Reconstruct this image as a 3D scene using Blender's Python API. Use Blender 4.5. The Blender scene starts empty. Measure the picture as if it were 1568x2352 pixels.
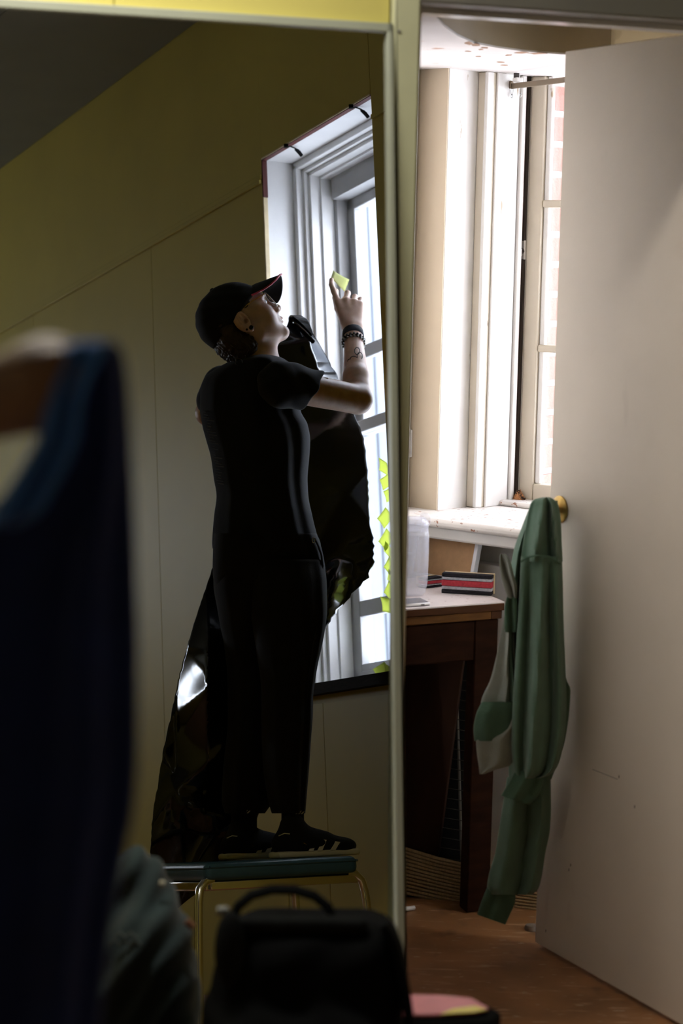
import bpy, bmesh, math, random
import numpy as np
from mathutils import Matrix, Vector

# ---------------------------------------------------------------- camera, world, exposure
scene = bpy.context.scene
COL = scene.collection
F = 4800.0                      # focal length in pixels of the 1568 x 2352 frame
CX, CY = 784.0, 1176.0
CAM_H = 1.57                    # eye height above the floor of this room
LEFT_H = 0.49                   # eye height above the floor of the yellow room

def frame_axes(down):
    d = np.array(down, float); d /= np.linalg.norm(d); up = -d
    z = np.array([0, 0, 1.0]); g = z - (z @ up) * up; g /= np.linalg.norm(g)
    return np.array([np.cross(g, up), g, up])

RR = frame_axes((-0.022, 1, 0.1223))      # this room: gravity seen by the camera
RL = frame_axes((0.042, 1, -0.155))       # reflected yellow room, built behind the leaning frame

cam_data = bpy.data.cameras.new('camera')
cam = bpy.data.objects.new('camera', cam_data)
COL.objects.link(cam)
cam_data.sensor_fit = 'VERTICAL'
cam_data.sensor_height = 36.0
cam_data.sensor_width = 24.0
cam_data.lens = 36.0 * F / 2352.0
cam_data.clip_start = 0.05
cam_data.dof.use_dof = True
cam_data.dof.focus_distance = 5.6
cam_data.dof.aperture_fstop = 3.5
rot = Matrix((RR @ np.diag([1.0, -1.0, -1.0])).tolist())
cam.matrix_world = Matrix.Translation((0, 0, CAM_H)) @ rot.to_4x4()
scene.camera = cam

world = bpy.data.worlds.new('overcast_sky')
scene.world = world
world.use_nodes = True
SKY = 13.0
bg = world.node_tree.nodes['Background']
bg.inputs[0].default_value = (0.88, 0.92, 1.0, 1)
bg.inputs[1].default_value = SKY

scene.view_settings.view_transform = 'Standard'
scene.view_settings.look = 'None'
scene.view_settings.exposure = 0.0
scene.view_settings.gamma = 1.0
scene.view_settings.use_curve_mapping = False
scene.cycles.use_denoising = True
scene.cycles.max_bounces = 7
scene.cycles.diffuse_bounces = 3
scene.cycles.glossy_bounces = 3
scene.cycles.adaptive_threshold = 0.05
scene.cycles.use_light_tree = False
scene.cycles.transparent_max_bounces = 12
scene.cycles.sample_clamp_indirect = 8.0
scene.cycles.caustics_reflective = False
scene.cycles.caustics_refractive = False

M_R = Matrix.Identity(4)
M_L = (Matrix.Translation((0, 0, CAM_H)) @ Matrix((RR @ RL.T).tolist()).to_4x4()
       @ Matrix.Translation((0, 0, -LEFT_H)))

def window_portal(name, m, center, direction, sx, sy):
    # lets the sky light through a window opening be sampled well
    l = bpy.data.lights.new(name, 'AREA'); l.shape = 'RECTANGLE'; l.size = sx; l.size_y = sy
    l.cycles.is_portal = True
    o = bpy.data.objects.new(name, l); COL.objects.link(o)
    d = Vector(direction).normalized()
    o.matrix_world = m @ (Matrix.Translation(center) @ d.to_track_quat('-Z', 'Z').to_matrix().to_4x4())
    return o

# ---------------------------------------------------------------- pixel helpers (survey of the place)
def _ray(R, u, v): return R @ np.array([(u - CX) / F, (v - CY) / F, 1.0])
def pr(u, v, d):                # this room: point seen at pixel, d metres ahead
    q = _ray(RR, u, v); return np.array([0, 0, CAM_H]) + q * d / q[1]
def pl(u, v, d):                # yellow room
    q = _ray(RL, u, v); return np.array([0, 0, LEFT_H]) + q * d / q[1]
def prz(u, v, z):
    q = _ray(RR, u, v); return np.array([0, 0, CAM_H]) + q * (z - CAM_H) / q[2]
def prp(u, v, p, n):
    q = _ray(RR, u, v); o = np.array([0, 0, CAM_H]); return o + q * ((np.array(p) - o) @ n) / (q @ n)
def plp(u, v, p, n):
    q = _ray(RL, u, v); o = np.array([0, 0, LEFT_H]); return o + q * ((np.array(p) - o) @ n) / (q @ n)

# ---------------------------------------------------------------- materials
MATS = {}
def mat(name, col, rough=0.6, var=0.0, scale=6.0, bump=0.0, bscale=40.0, metal=0.0, spec=0.5, sheen=0.0,
        stretch=(1, 1, 1), spots=None, emis=None, coat=0.0):
    if name in MATS: return MATS[name]
    m = bpy.data.materials.new(name); m.use_nodes = True
    nt = m.node_tree; N = nt.nodes; L = nt.links
    b = N['Principled BSDF']
    b.inputs['Roughness'].default_value = rough
    b.inputs['Metallic'].default_value = metal
    b.inputs['Specular IOR Level'].default_value = spec
    if sheen: b.inputs['Sheen Weight'].default_value = sheen
    if coat:
        b.inputs['Coat Weight'].default_value = coat; b.inputs['Coat Roughness'].default_value = 0.05
    b.inputs['Base Color'].default_value = (*col, 1)
    tc = N.new('ShaderNodeTexCoord'); mp = N.new('ShaderNodeMapping')
    L.new(tc.outputs['Object'], mp.inputs['Vector'])
    mp.inputs['Scale'].default_value = stretch
    out = None
    if var > 0:
        n = N.new('ShaderNodeTexNoise'); n.inputs['Scale'].default_value = scale; n.inputs['Detail'].default_value = 6
        L.new(mp.outputs[0], n.inputs['Vector'])
        r = N.new('ShaderNodeValToRGB')
        r.color_ramp.elements[0].position = 0.3; r.color_ramp.elements[1].position = 0.7
        r.color_ramp.elements[0].color = (*[max(0, c * (1 - var)) for c in col], 1)
        r.color_ramp.elements[1].color = (*[min(1, c * (1 + var)) for c in col], 1)
        L.new(n.outputs['Fac'], r.inputs[0]); out = r.outputs[0]
    else:
        rgb = N.new('ShaderNodeRGB'); rgb.outputs[0].default_value = (*col, 1); out = rgb.outputs[0]
    for sp in (spots or []):     # (colour, scale, threshold, softness, stretch)
        sc, s_scale, thr, soft, st = sp
        mp2 = N.new('ShaderNodeMapping'); mp2.inputs['Scale'].default_value = st
        L.new(tc.outputs['Object'], mp2.inputs['Vector'])
        n2 = N.new('ShaderNodeTexNoise'); n2.inputs['Scale'].default_value = s_scale; n2.inputs['Detail'].default_value = 4
        L.new(mp2.outputs[0], n2.inputs['Vector'])
        r2 = N.new('ShaderNodeValToRGB')
        r2.color_ramp.elements[0].position = thr; r2.color_ramp.elements[1].position = min(1, thr + soft)
        r2.color_ramp.elements[0].color = (0, 0, 0, 1); r2.color_ramp.elements[1].color = (1, 1, 1, 1)
        L.new(n2.outputs['Fac'], r2.inputs[0])
        mx = N.new('ShaderNodeMix'); mx.data_type = 'RGBA'
        L.new(r2.outputs[0], mx.inputs[0]); L.new(out, mx.inputs[6]); mx.inputs[7].default_value = (*sc, 1)
        out = mx.outputs[2]
    L.new(out, b.inputs['Base Color'])
    if bump > 0:
        n3 = N.new('ShaderNodeTexNoise'); n3.inputs['Scale'].default_value = bscale; n3.inputs['Detail'].default_value = 5
        L.new(mp.outputs[0], n3.inputs['Vector'])
        bp = N.new('ShaderNodeBump'); bp.inputs['Strength'].default_value = bump; bp.inputs['Distance'].default_value = 0.01
        L.new(n3.outputs['Fac'], bp.inputs['Height']); L.new(bp.outputs[0], b.inputs['Normal'])
    if emis:
        b.inputs['Emission Color'].default_value = (*emis[0], 1); b.inputs['Emission Strength'].default_value = emis[1]
    MATS[name] = m
    return m

def glass_mat(name, tint=(0.96, 0.98, 1.0), gloss=0.08):
    if name in MATS: return MATS[name]
    m = bpy.data.materials.new(name); m.use_nodes = True
    nt = m.node_tree; N = nt.nodes; L = nt.links
    N.remove(N['Principled BSDF'])
    t = N.new('ShaderNodeBsdfTransparent'); t.inputs[0].default_value = (*tint, 1)
    g = N.new('ShaderNodeBsdfGlossy'); g.inputs['Roughness'].default_value = 0.04
    mx = N.new('ShaderNodeMixShader'); mx.inputs[0].default_value = gloss
    L.new(t.outputs[0], mx.inputs[1]); L.new(g.outputs[0], mx.inputs[2])
    L.new(mx.outputs[0], N['Material Output'].inputs[0])
    MATS[name] = m
    return m

# ---------------------------------------------------------------- mesh builder
def rotz(a):
    c, s = math.cos(a), math.sin(a); return np.array([[c, -s, 0], [s, c, 0], [0, 0, 1.0]])
def basis(x, y, z): return np.array([x, y, z], float).T
def norm(v):
    v = np.array(v, float); return v / np.linalg.norm(v)

class MB:
    def __init__(s): s.v = []; s.f = []; s.n = 0
    def add(s, V, Fc):
        o = s.n; V = np.asarray(V, float); s.v.append(V); s.n += len(V)
        s.f += [tuple(int(i) + o for i in f) for f in Fc]; return s
    def box(s, c, size, R=None):
        h = np.array(size, float) / 2
        V = np.array([[x, y, z] for x in (-1, 1) for y in (-1, 1) for z in (-1, 1)], float) * h
        if R is not None: V = V @ np.asarray(R).T
        return s.add(V + np.array(c, float), [(0, 1, 3, 2), (4, 6, 7, 5), (0, 4, 5, 1), (2, 3, 7, 6), (0, 2, 6, 4), (1, 5, 7, 3)])
    def bx(s, lo, hi, fn=None):          # box by two corners, fn maps to frame coordinates
        V = [[(lo, hi)[i][0], (lo, hi)[j][1], (lo, hi)[k][2]] for i in (0, 1) for j in (0, 1) for k in (0, 1)]
        if fn: V = [fn(*p) for p in V]
        return s.add(V, [(0, 1, 3, 2), (4, 6, 7, 5), (0, 4, 5, 1), (2, 3, 7, 6), (0, 2, 6, 4), (1, 5, 7, 3)])
    def prism(s, poly, off):             # planar polygon (3d points) extruded by vector off
        P = np.array(poly, float); n = len(P); V = np.vstack([P, P + np.array(off, float)])
        return s.add(V, [tuple(range(n))[::-1], tuple(range(n, 2 * n))] + [(i, (i + 1) % n, n + (i + 1) % n, n + i) for i in range(n)])
    def tube(s, path, r, n=8, cap=True, flat=None):
        P = np.array(path, float); m = len(P)
        r = np.full(m, r, float) if np.isscalar(r) else np.array(r, float)
        T = np.gradient(P, axis=0); T /= np.maximum(np.linalg.norm(T, axis=1, keepdims=True), 1e-9)
        up = np.array([0, 0, 1.0]) if abs(T[0][2]) < 0.9 else np.array([1.0, 0, 0])
        u = norm(np.cross(T[0], up)); V = []
        for i in range(m):
            u = norm(u - (u @ T[i]) * T[i]); w = np.cross(T[i], u)
            for k in range(n):
                a = 2 * math.pi * k / n
                V.append(P[i] + r[i] * (math.cos(a) * u + math.sin(a) * w * (flat or 1.0)))
        Fc = [(i * n + k, i * n + (k + 1) % n, (i + 1) * n + (k + 1) % n, (i + 1) * n + k) for i in range(m - 1) for k in range(n)]
        if cap: Fc += [tuple(range(n))[::-1], tuple((m - 1) * n + k for k in range(n))]
        return s.add(V, Fc)
    def lathe(s, prof, c=(0, 0, 0), n=24, R=None, wob=None):   # prof [(r, z)]
        V = []
        for (r, z) in prof:
            for k in range(n):
                a = 2 * math.pi * k / n; rr = r * (wob(a, z) if wob else 1.0)
                V.append([rr * math.cos(a), rr * math.sin(a), z])
        V = np.array(V)
        if R is not None: V = V @ np.asarray(R).T
        m = len(prof)
        Fc = [(i * n + k, i * n + (k + 1) % n, (i + 1) * n + (k + 1) % n, (i + 1) * n + k) for i in range(m - 1) for k in range(n)]
        if prof[0][0] > 1e-6: Fc.append(tuple(range(n))[::-1])
        if prof[-1][0] > 1e-6: Fc.append(tuple((m - 1) * n + k for k in range(n)))
        return s.add(V + np.array(c, float), Fc)
    def grid(s, G, close_u=False):       # G: rows x cols x 3
        G = np.array(G, float); a, b = G.shape[:2]
        Fc = []
        for i in range(a - 1):
            for j in range(b if close_u else b - 1):
                Fc.append((i * b + j, i * b + (j + 1) % b, (i + 1) * b + (j + 1) % b, (i + 1) * b + j))
        return s.add(G.reshape(-1, 3), Fc)
    def ball(s, c, r, n=12, R=None):
        r = np.array([r] * 3 if np.isscalar(r) else r, float); V = []
        for i in range(n // 2 + 1):
            t = math.pi * i / (n // 2)
            for k in range(n):
                a = 2 * math.pi * k / n
                V.append([math.sin(t) * math.cos(a), math.sin(t) * math.sin(a), math.cos(t)])
        V = np.array(V) * r
        if R is not None: V = V @ np.asarray(R).T
        Fc = [(i * n + k, (i + 1) * n + k, (i + 1) * n + (k + 1) % n, i * n + (k + 1) % n) for i in range(n // 2) for k in range(n)]
        return s.add(V + np.array(c, float), Fc)
    def mesh(s, name, origin=(0, 0, 0), smooth=True, angle=38, merge=False):
        me = bpy.data.meshes.new(name)
        V = np.vstack(s.v) - np.array(origin, float)
        me.from_pydata(V.tolist(), [], s.f)
        bm = bmesh.new(); bm.from_mesh(me)
        if merge: bmesh.ops.remove_doubles(bm, verts=bm.verts, dist=1e-5)
        bmesh.ops.recalc_face_normals(bm, faces=bm.faces)
        bm.to_mesh(me); bm.free()
        if smooth:
            me.polygons.foreach_set('use_smooth', [True] * len(me.polygons))
            me.set_sharp_from_angle(angle=math.radians(angle))
        me.update()
        return me

ORG = {}
def _tag(o, label=None, cat=None, group=None, kind=None):
    if label: o['label'] = label
    if cat: o['category'] = cat
    if group: o['group'] = group
    if kind: o['kind'] = kind
def thing(name, label, cat, origin=(0, 0, 0), fr=M_R, group=None, kind=None):
    o = bpy.data.objects.new(name, None); COL.objects.link(o); o.empty_display_size = 0.05
    o.matrix_world = fr @ Matrix.Translation(tuple(origin))
    ORG[o.name] = np.array(origin, float)
    _tag(o, label, cat, group, kind); return o
def _finish(o, bevel, solid, sub=0):
    if solid:
        m = o.modifiers.new('thickness', 'SOLIDIFY'); m.thickness = solid; m.offset = 0
    if bevel:
        m = o.modifiers.new('edge', 'BEVEL'); m.width = bevel; m.segments = 2; m.limit_method = 'ANGLE'
    if sub:
        m = o.modifiers.new('sub', 'SUBSURF'); m.levels = sub; m.render_levels = sub
def part(name, mb, material, parent, bevel=0, solid=0, label=None, angle=38, sub=0, kind=None, smooth=True):
    org = ORG[parent.name]
    me = mb.mesh(name, org, angle=angle, smooth=smooth); me.materials.append(material)
    o = bpy.data.objects.new(name, me); COL.objects.link(o); o.parent = parent
    ORG[o.name] = org
    _finish(o, bevel, solid, sub); _tag(o, label, kind=kind); return o
def solo(name, mb, material, label=None, cat=None, fr=M_R, origin=None, group=None, kind=None, bevel=0, solid=0, angle=38, sub=0, smooth=True):
    V = np.vstack(mb.v)
    if origin is None: origin = [(V[:, 0].min() + V[:, 0].max()) / 2, (V[:, 1].min() + V[:, 1].max()) / 2, V[:, 2].min()]
    me = mb.mesh(name, origin, angle=angle, smooth=smooth); me.materials.append(material)
    o = bpy.data.objects.new(name, me); COL.objects.link(o)
    o.matrix_world = fr @ Matrix.Translation(tuple(origin)); ORG[o.name] = np.array(origin, float)
    _finish(o, bevel, solid, sub); _tag(o, label, cat, group, kind); return o
def struct(name, mb, material, fr=M_R, label=None, bevel=0, angle=30):
    return solo(name, mb, material, label, None, fr, (0, 0, 0), None, 'structure', bevel, 0, angle)
def clip(mb, planes):                    # keep the side each plane normal points to; planes (point, normal)
    me = bpy.data.meshes.new('tmp'); me.from_pydata(np.vstack(mb.v).tolist(), [], mb.f)
    bm = bmesh.new(); bm.from_mesh(me)
    for p, n in planes:
        r = bmesh.ops.bisect_plane(bm, geom=bm.verts[:] + bm.edges[:] + bm.faces[:], plane_co=Vector(p), plane_no=Vector(n), clear_inner=True)
        bmesh.ops.holes_fill(bm, edges=[e for e in r['geom_cut'] if isinstance(e, bmesh.types.BMEdge)])
    bm.verts.ensure_lookup_table(); bm.verts.index_update()
    out = MB(); out.add([tuple(v.co) for v in bm.verts], [tuple(v.index for v in f.verts) for f in bm.faces])
    bm.free(); bpy.data.meshes.remove(me); return out

# ---------------------------------------------------------------- signed distance bodies
def rc(a, b, ra, rb, k=0.01, op='u'):
    a = np.array(a, np.float32); b = np.array(b, np.float32); R = max(ra, rb)
    def f(X, Y, Z):
        d = b - a; L2 = float(d @ d) + 1e-12
        t = np.clip(((X - a[0]) * d[0] + (Y - a[1]) * d[1] + (Z - a[2]) * d[2]) / L2, 0, 1)
        return np.sqrt((X - a[0] - t * d[0]) ** 2 + (Y - a[1] - t * d[1]) ** 2 + (Z - a[2] - t * d[2]) ** 2) - (ra + (rb - ra) * t)
    return (f, np.minimum(a, b) - R, np.maximum(a, b) + R, k, op)
def el(c, r, R=None, k=0.01, op='u'):
    c = np.array(c, np.float32); r = np.array([r] * 3 if np.isscalar(r) else r, np.float32); m = r.max()
    Rm = np.eye(3) if R is None else np.asarray(R)
    def f(X, Y, Z):
        q = [X - c[0], Y - c[1], Z - c[2]]
        p = [q[0] * Rm[0, i] + q[1] * Rm[1, i] + q[2] * Rm[2, i] for i in range(3)]
        k0 = np.sqrt(sum((p[i] / r[i]) ** 2 for i in range(3))) + 1e-6
        k1 = np.sqrt(sum((p[i] / r[i] ** 2) ** 2 for i in range(3))) + 1e-6
        return k0 * (k0 - 1) / k1
    return (f, c - m, c + m, k, op)
def bxs(c, h, R=None, rad=0.01, k=0.01, op='u'):
    c = np.array(c, np.float32); h = np.array(h, np.float32); m = float(np.linalg.norm(h)) + rad
    Rm = np.eye(3) if R is None else np.asarray(R)
    def f(X, Y, Z):
        q = [X - c[0], Y - c[1], Z - c[2]]
        p = [np.abs(q[0] * Rm[0, i] + q[1] * Rm[1, i] + q[2] * Rm[2, i]) - (h[i] - rad) for i in range(3)]
        o = np.sqrt(sum(np.maximum(x, 0) ** 2 for x in p))
        return o + np.minimum(np.maximum(p[0], np.maximum(p[1], p[2])), 0) - rad
    return (f, c - m, c + m, k, op)
def half(p, n, k=0.003, op='i'):         # intersect with half space (keep the side against n)
    p = np.array(p, np.float32); n = norm(n).astype(np.float32)
    return (lambda X, Y, Z: (X - p[0]) * n[0] + (Y - p[1]) * n[1] + (Z - p[2]) * n[2], None, None, k, op)
def smin(a, b, k):
    h = np.maximum(k - np.abs(a - b), 0) / k
    return np.minimum(a, b) - h * h * k * 0.25

def sdf_mesh(prims, vox, lo=None, hi=None, disp=None):
    us = [p for p in prims if p[4] == 'u']
    if lo is None: lo = np.min([p[1] for p in us], axis=0) - 3 * vox
    if hi is None: hi = np.max([p[2] for p in us], axis=0) + 3 * vox
    lo = np.array(lo, float); hi = np.array(hi, float)
    n = np.ceil((hi - lo) / vox).astype(int) + 1
    ax = [(lo[i] + vox * np.arange(n[i])).astype(np.float32) for i in range(3)]
    D = np.full(n, 0.5, np.float32)
    for f, a, b, k, op in prims:
        if a is None: sl = [slice(0, n[i]) for i in range(3)]
        else:
            mg = 2 * k + 4 * vox
            sl = [slice(max(0, int((a[i] - mg - lo[i]) / vox)), min(n[i], int((b[i] + mg - lo[i]) / vox) + 2)) for i in range(3)]
            if any(s.stop <= s.start for s in sl): continue
        X = ax[0][sl[0]][:, None, None]; Y = ax[1][sl[1]][None, :, None]; Z = ax[2][sl[2]][None, None, :]
        d = f(X, Y, Z).astype(np.float32); S = D[tuple(sl)]
        if op == 'u': D[tuple(sl)] = smin(S, d, k)
        elif op == 's': D[tuple(sl)] = -smin(-S, d, k)
        else: D[tuple(sl)] = -smin(-S, -d, k)
    if disp is not None:
        band = np.abs(D) < 0.04
        idx = np.argwhere(band)
        D[band] += disp(ax[0][idx[:, 0]], ax[1][idx[:, 1]], ax[2][idx[:, 2]]).astype(np.float32)
    D[0], D[-1] = 1, 1; D[:, 0], D[:, -1] = 1, 1; D[:, :, 0], D[:, :, -1] = 1, 1
    S = D < 0
    cnt = np.zeros(n - 1, np.int8)
    for i in (0, 1):
        for j in (0, 1):
            for k in (0, 1): cnt += S[i:n[0] - 1 + i, j:n[1] - 1 + j, k:n[2] - 1 + k]
    act = (cnt > 0) & (cnt < 8)
    ids = np.full(n - 1, -1, np.int64); cells = np.argwhere(act); ids[act] = np.arange(len(cells))
    acc = np.zeros((len(cells), 3)); num = np.zeros(len(cells))
    corners = [(i, j, k) for i in (0, 1) for j in (0, 1) for k in (0, 1)]
    for c0 in corners:
        for axis in range(3):
            if c0[axis]: continue
            c1 = list(c0); c1[axis] = 1
            d0 = D[cells[:, 0] + c0[0], cells[:, 1] + c0[1], cells[:, 2] + c0[2]]
            d1 = D[cells[:, 0] + c1[0], cells[:, 1] + c1[1], cells[:, 2] + c1[2]]
            cr = (d0 < 0) != (d1 < 0)
            t = np.where(cr, d0 / np.where(cr, d0 - d1, 1), 0)
            p = np.tile(np.array(c0, float), (len(cells), 1)); p[:, axis] += t
            acc[cr] += p[cr]; num[cr] += 1
    V = lo + vox * (cells + acc / num[:, None])
    quads = []
    for axis in range(3):
        o1, o2 = [a for a in range(3) if a != axis]
        s0 = [slice(1, None)] * 3; s0[axis] = slice(None)
        A = S; sl0 = [slice(1, n[a] - 1) for a in range(3)]; sl0[axis] = slice(0, n[axis] - 1)
        sl1 = list(sl0); sl1[axis] = slice(1, n[axis])
        e = np.argwhere(A[tuple(sl0)] != A[tuple(sl1)])
        base = e + np.array([0 if a == axis else 1 for a in range(3)])
        def cid(d1, d2):
            q = base.copy(); q[:, o1] += d1; q[:, o2] += d2
            return ids[q[:, 0], q[:, 1], q[:, 2]]
        quads.append(np.stack([cid(-1, -1), cid(0, -1), cid(0, 0), cid(-1, 0)], 1))
    Q = np.vstack(quads)
    mb = MB(); mb.v.append(V); mb.n = len(V); mb.f = [tuple(q) for q in Q.tolist()]
    return mb

def lerp_rows(rows, n, cubic=True):      # rows [(v, ...values)] -> n evenly spaced rows
    A = np.array(rows, float); t = np.linspace(A[0, 0], A[-1, 0], n); out = [t]
    for c in range(1, A.shape[1]):
        x, y = A[:, 0], A[:, c]
        m = np.zeros(len(x)); s = np.diff(y) / np.diff(x)
        m[0], m[-1] = s[0], s[-1]
        for i in range(1, len(x) - 1): m[i] = 0 if s[i - 1] * s[i] <= 0 else 2 * s[i - 1] * s[i] / (s[i - 1] + s[i])
        i = np.clip(np.searchsorted(x, t) - 1, 0, len(x) - 2); h = x[i + 1] - x[i]; q = (t - x[i]) / h
        out.append((2 * q ** 3 - 3 * q ** 2 + 1) * y[i] + (q ** 3 - 2 * q ** 2 + q) * h * m[i] + (-2 * q ** 3 + 3 * q ** 2) * y[i + 1] + (q ** 3 - q ** 2) * h * m[i + 1])
    return np.array(out).T

def cloth_tube(P, rows, thick, folds=(), nr=60, nc=40, jag=0.0, tilt=0.0, seed=1, pw=0.8):
    """hanging cloth: rows (v, left u, right u, distance); folds (position -1..1, depth m, width, drift)"""
    rnd = random.Random(seed); R = lerp_rows([tuple(r) + (1.0,) * (5 - len(r)) for r in rows], nr); G = []
    for i, (v, lu, ru, d, tk) in enumerate(R):
        row = []; ti = i / (nr - 1)
        for k in range(nc):
            a = 2 * math.pi * k / nc; s = math.cos(a); front = math.sin(a)
            u = lu + (ru - lu) * (0.5 + 0.5 * s)
            th = thick * tk * min(1.0, (ru - lu) / 90.0)
            off = th * (abs(front) ** pw) * (1 if front > 0 else -1)
            for (fp, fa, fw, fd) in folds:
                off += fa * math.exp(-((s - fp - fd * (ti - 0.5)) / fw) ** 2) * min(1, 3 * ti + 0.25) * (1 if front >= 0 else 0.3)
            vv = v + tilt * s * (ru - lu) * 0.5
            row.append(P(u + rnd.uniform(-jag, jag), vv, d - off))
        G.append(row)
    mb = MB(); mb.grid(G, close_u=True)
    n = nc; m = nr
    mb.f += [tuple(range(n))[::-1], tuple((m - 1) * n + k for k in range(n))]
    return mb

# ================================================================ materials of the place
YELLOW = mat('dimmed_wall_paint', (0.57, 0.465, 0.095), 0.5, var=0.06, scale=3, bump=0.03, bscale=60)  # same paint as the front wall, darkened for the dimmer room
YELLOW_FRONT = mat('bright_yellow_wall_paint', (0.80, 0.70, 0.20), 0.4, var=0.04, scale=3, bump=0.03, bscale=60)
CREAM_WALL = mat('cream_wall_paint', (0.72, 0.70, 0.64), 0.6, var=0.04, scale=3)
PALE_GREEN = mat('pale_green_gloss_paint', (0.66, 0.66, 0.42), 0.4, var=0.05, scale=8, bump=0.03, bscale=30)
FRAME_GREEN = mat('grey_green_frame', (0.46, 0.48, 0.37), 0.35, var=0.05, scale=8)
BEIGE = mat('beige_plaster', (0.56, 0.46, 0.34), 0.7, var=0.05, scale=4, bump=0.08, bscale=25)
WHITE_PAINT = mat('white_gloss_paint', (0.68, 0.65, 0.62), 0.45, var=0.05, scale=10, bump=0.06, bscale=30,
                  spots=[((0.35, 0.27, 0.18), 26, 0.70, 0.03, (1, 1, 0.35))])
DIM_TRIM = mat('dimmed_trim_paint', (0.54, 0.47, 0.37), 0.45, var=0.05, scale=12, bump=0.05, bscale=40,
                 spots=[((0.18, 0.13, 0.09), 30, 0.72, 0.03, (1, 1, 0.3))])  # cream tone stands for less light on the room-facing trim
SILL_PAINT = mat('peeling_sill_paint', (0.70, 0.65, 0.61), 0.5, var=0.08, scale=14, bump=0.15, bscale=40,
                 spots=[((0.30, 0.13, 0.07), 55, 0.64, 0.03, (1, 1, 1)), ((0.08, 0.05, 0.04), 70, 0.70, 0.02, (1, 1, 1))])
PLASTER = mat('old_white_plaster', (0.62, 0.57, 0.55), 0.75, var=0.06, scale=5, bump=0.2, bscale=18,
              spots=[((0.42, 0.25, 0.17), 9, 0.70, 0.02, (1, 2.2, 1))])
TAN = mat('tan_fascia_paint', (0.29, 0.22, 0.135), 0.75, var=0.05, scale=5, bump=0.12, bscale=20)
TAN_LIGHT = mat('light_tan_paint', (0.50, 0.39, 0.22), 0.7, var=0.05, scale=5, bump=0.08, bscale=20)
DOOR_PAINT = mat('off_white_door_paint', (0.76, 0.67, 0.555), 0.5, var=0.05, scale=3, bump=0.03, bscale=50,
                 spots=[((0.64, 0.55, 0.45), 7, 0.66, 0.12, (1, 1, 0.4)), ((0.12, 0.08, 0.06), 55, 0.79, 0.01, (1, 1, 0.5))])
FLOOR = mat('worn_red_brown_floor', (0.36, 0.165, 0.066), 0.38, var=0.28, scale=5, bump=0.04, bscale=40,
            spots=[((0.52, 0.30, 0.18), 30, 0.605, 0.06, (0.35, 2.2, 1)), ((0.14, 0.06, 0.03), 9, 0.60, 0.15, (1, 1, 1)),
                   ((0.62, 0.48, 0.36), 55, 0.665, 0.03, (0.4, 2, 1))])
CEIL = mat('grey_ceiling_board', (0.27, 0.265, 0.21), 0.8, var=0.05, scale=5, bump=0.05, bscale=30)
DARK_VOID = mat('shade_and_fitting_black', (0.03, 0.02, 0.015), 0.7)  # shade of gaps and holes as near-black; also colours dark fittings
HEAD_GREY = mat('shaded_head_grey', (0.22, 0.21, 0.18), 0.45, var=0.05)  # shade under the door head put into its grey
PANE = glass_mat('window_glass')
DIM_PANE = glass_mat('dimming_window_glass', (0.90, 0.91, 0.93), 0.06)  # tint added to dim the daylight through this window
STORM = glass_mat('double_storm_glass', (0.93, 0.96, 1.0), 0.05)

# ================================================================ this room: front wall with door and leaning mirror frame
A21 = math.radians(21.0)
FE = np.array([math.cos(A21), math.sin(A21), 0]); FN = np.array([FE[1], -FE[0], 0]); FJ = np.array([0.113, 3.78, 0])
def fw(s, o, z): return FJ + FE * s + FN * o + np.array([0, 0, z])
def fw_s(u, v): return float((prp(u, v, FJ, FN) - FJ) @ FE)
MIR_TOP = 1.962
struct('wall_front', MB().bx((-3.8, -0.02, MIR_TOP + 0.004), (-0.05, -0.004, 3.7), fw).bx((-3.8, -0.10, MIR_TOP + 0.03), (-0.05, -0.02, 3.7), fw).bx((-3.8, -0.10, -0.6), (-1.02, -0.004, 3.7), fw)
       .bx((-0.05, -0.10, 2.05), (1.3, -0.004, 3.0), fw).bx((0.78, -0.10, 0), (1.3, -0.004, 2.05), fw), YELLOW_FRONT)
wf = bpy.data.objects['wall_front']
seam = fw_s(260, 20)
for s0, s1 in ((-3.0, seam - 1.22), (seam - 1.22, seam), (seam, -0.052)):
    part('panel', MB().bx((s0 + 0.0015, -0.004, MIR_TOP + 0.004), (s1 - 0.0015, 0.004, 2.74), fw), YELLOW_FRONT, wf)
part('panel', MB().bx((-0.05, -0.004, 2.075), (1.12, 0.004, 2.74), fw), YELLOW_FRONT, wf)
part('panel', MB().bx((0.83, -0.004, 0), (1.12, 0.004, 2.075), fw), YELLOW_FRONT, wf)
# door frame
def trim_left(z):                        # the mirror frame covers the jamb more and more towards the floor
    s_t, s_b = -0.05, fw_s(917, 2150); return s_t + (s_b - s_t) * (1 - min(1.0, (z - 0.40) / 1.60))
struct('trim_1', MB().prism([fw(trim_left(0.0), 0, 0), fw(0, 0, 0), fw(0, 0, 2.075), fw(-0.05, 0, 2.075), fw(-0.05, 0, 1.98)], FN * 0.018), PALE_GREEN, bevel=0.003)
part('screw', MB().ball(fw(-0.04, 0.019, 1.965), 0.003, 8), HEAD_GREY, bpy.data.objects['trim_1'])
struct('trim_2', MB().bx((0.0, -0.10, 2.018), (0.80, 0.018, 2.06), fw), HEAD_GREY, bevel=0.004)
part('door_stop', MB().bx((0.0, -0.10, 2.008), (0.78, -0.055, 2.018), fw), mat('pale_stop_edge', (0.75, 0.72, 0.70), 0.25), bpy.data.objects['trim_2'])  # pale strip along the lower edge of the head
part('architrave', MB().bx((-0.05, 0.0, 2.06), (0.86, 0.012, 2.078), fw), PALE_GREEN, bpy.data.objects['trim_2'])
struct('trim_3', MB().bx((0.755, -0.10, 0), (0.83, 0.018, 2.075), fw), PALE_GREEN, bevel=0.004)
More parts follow.
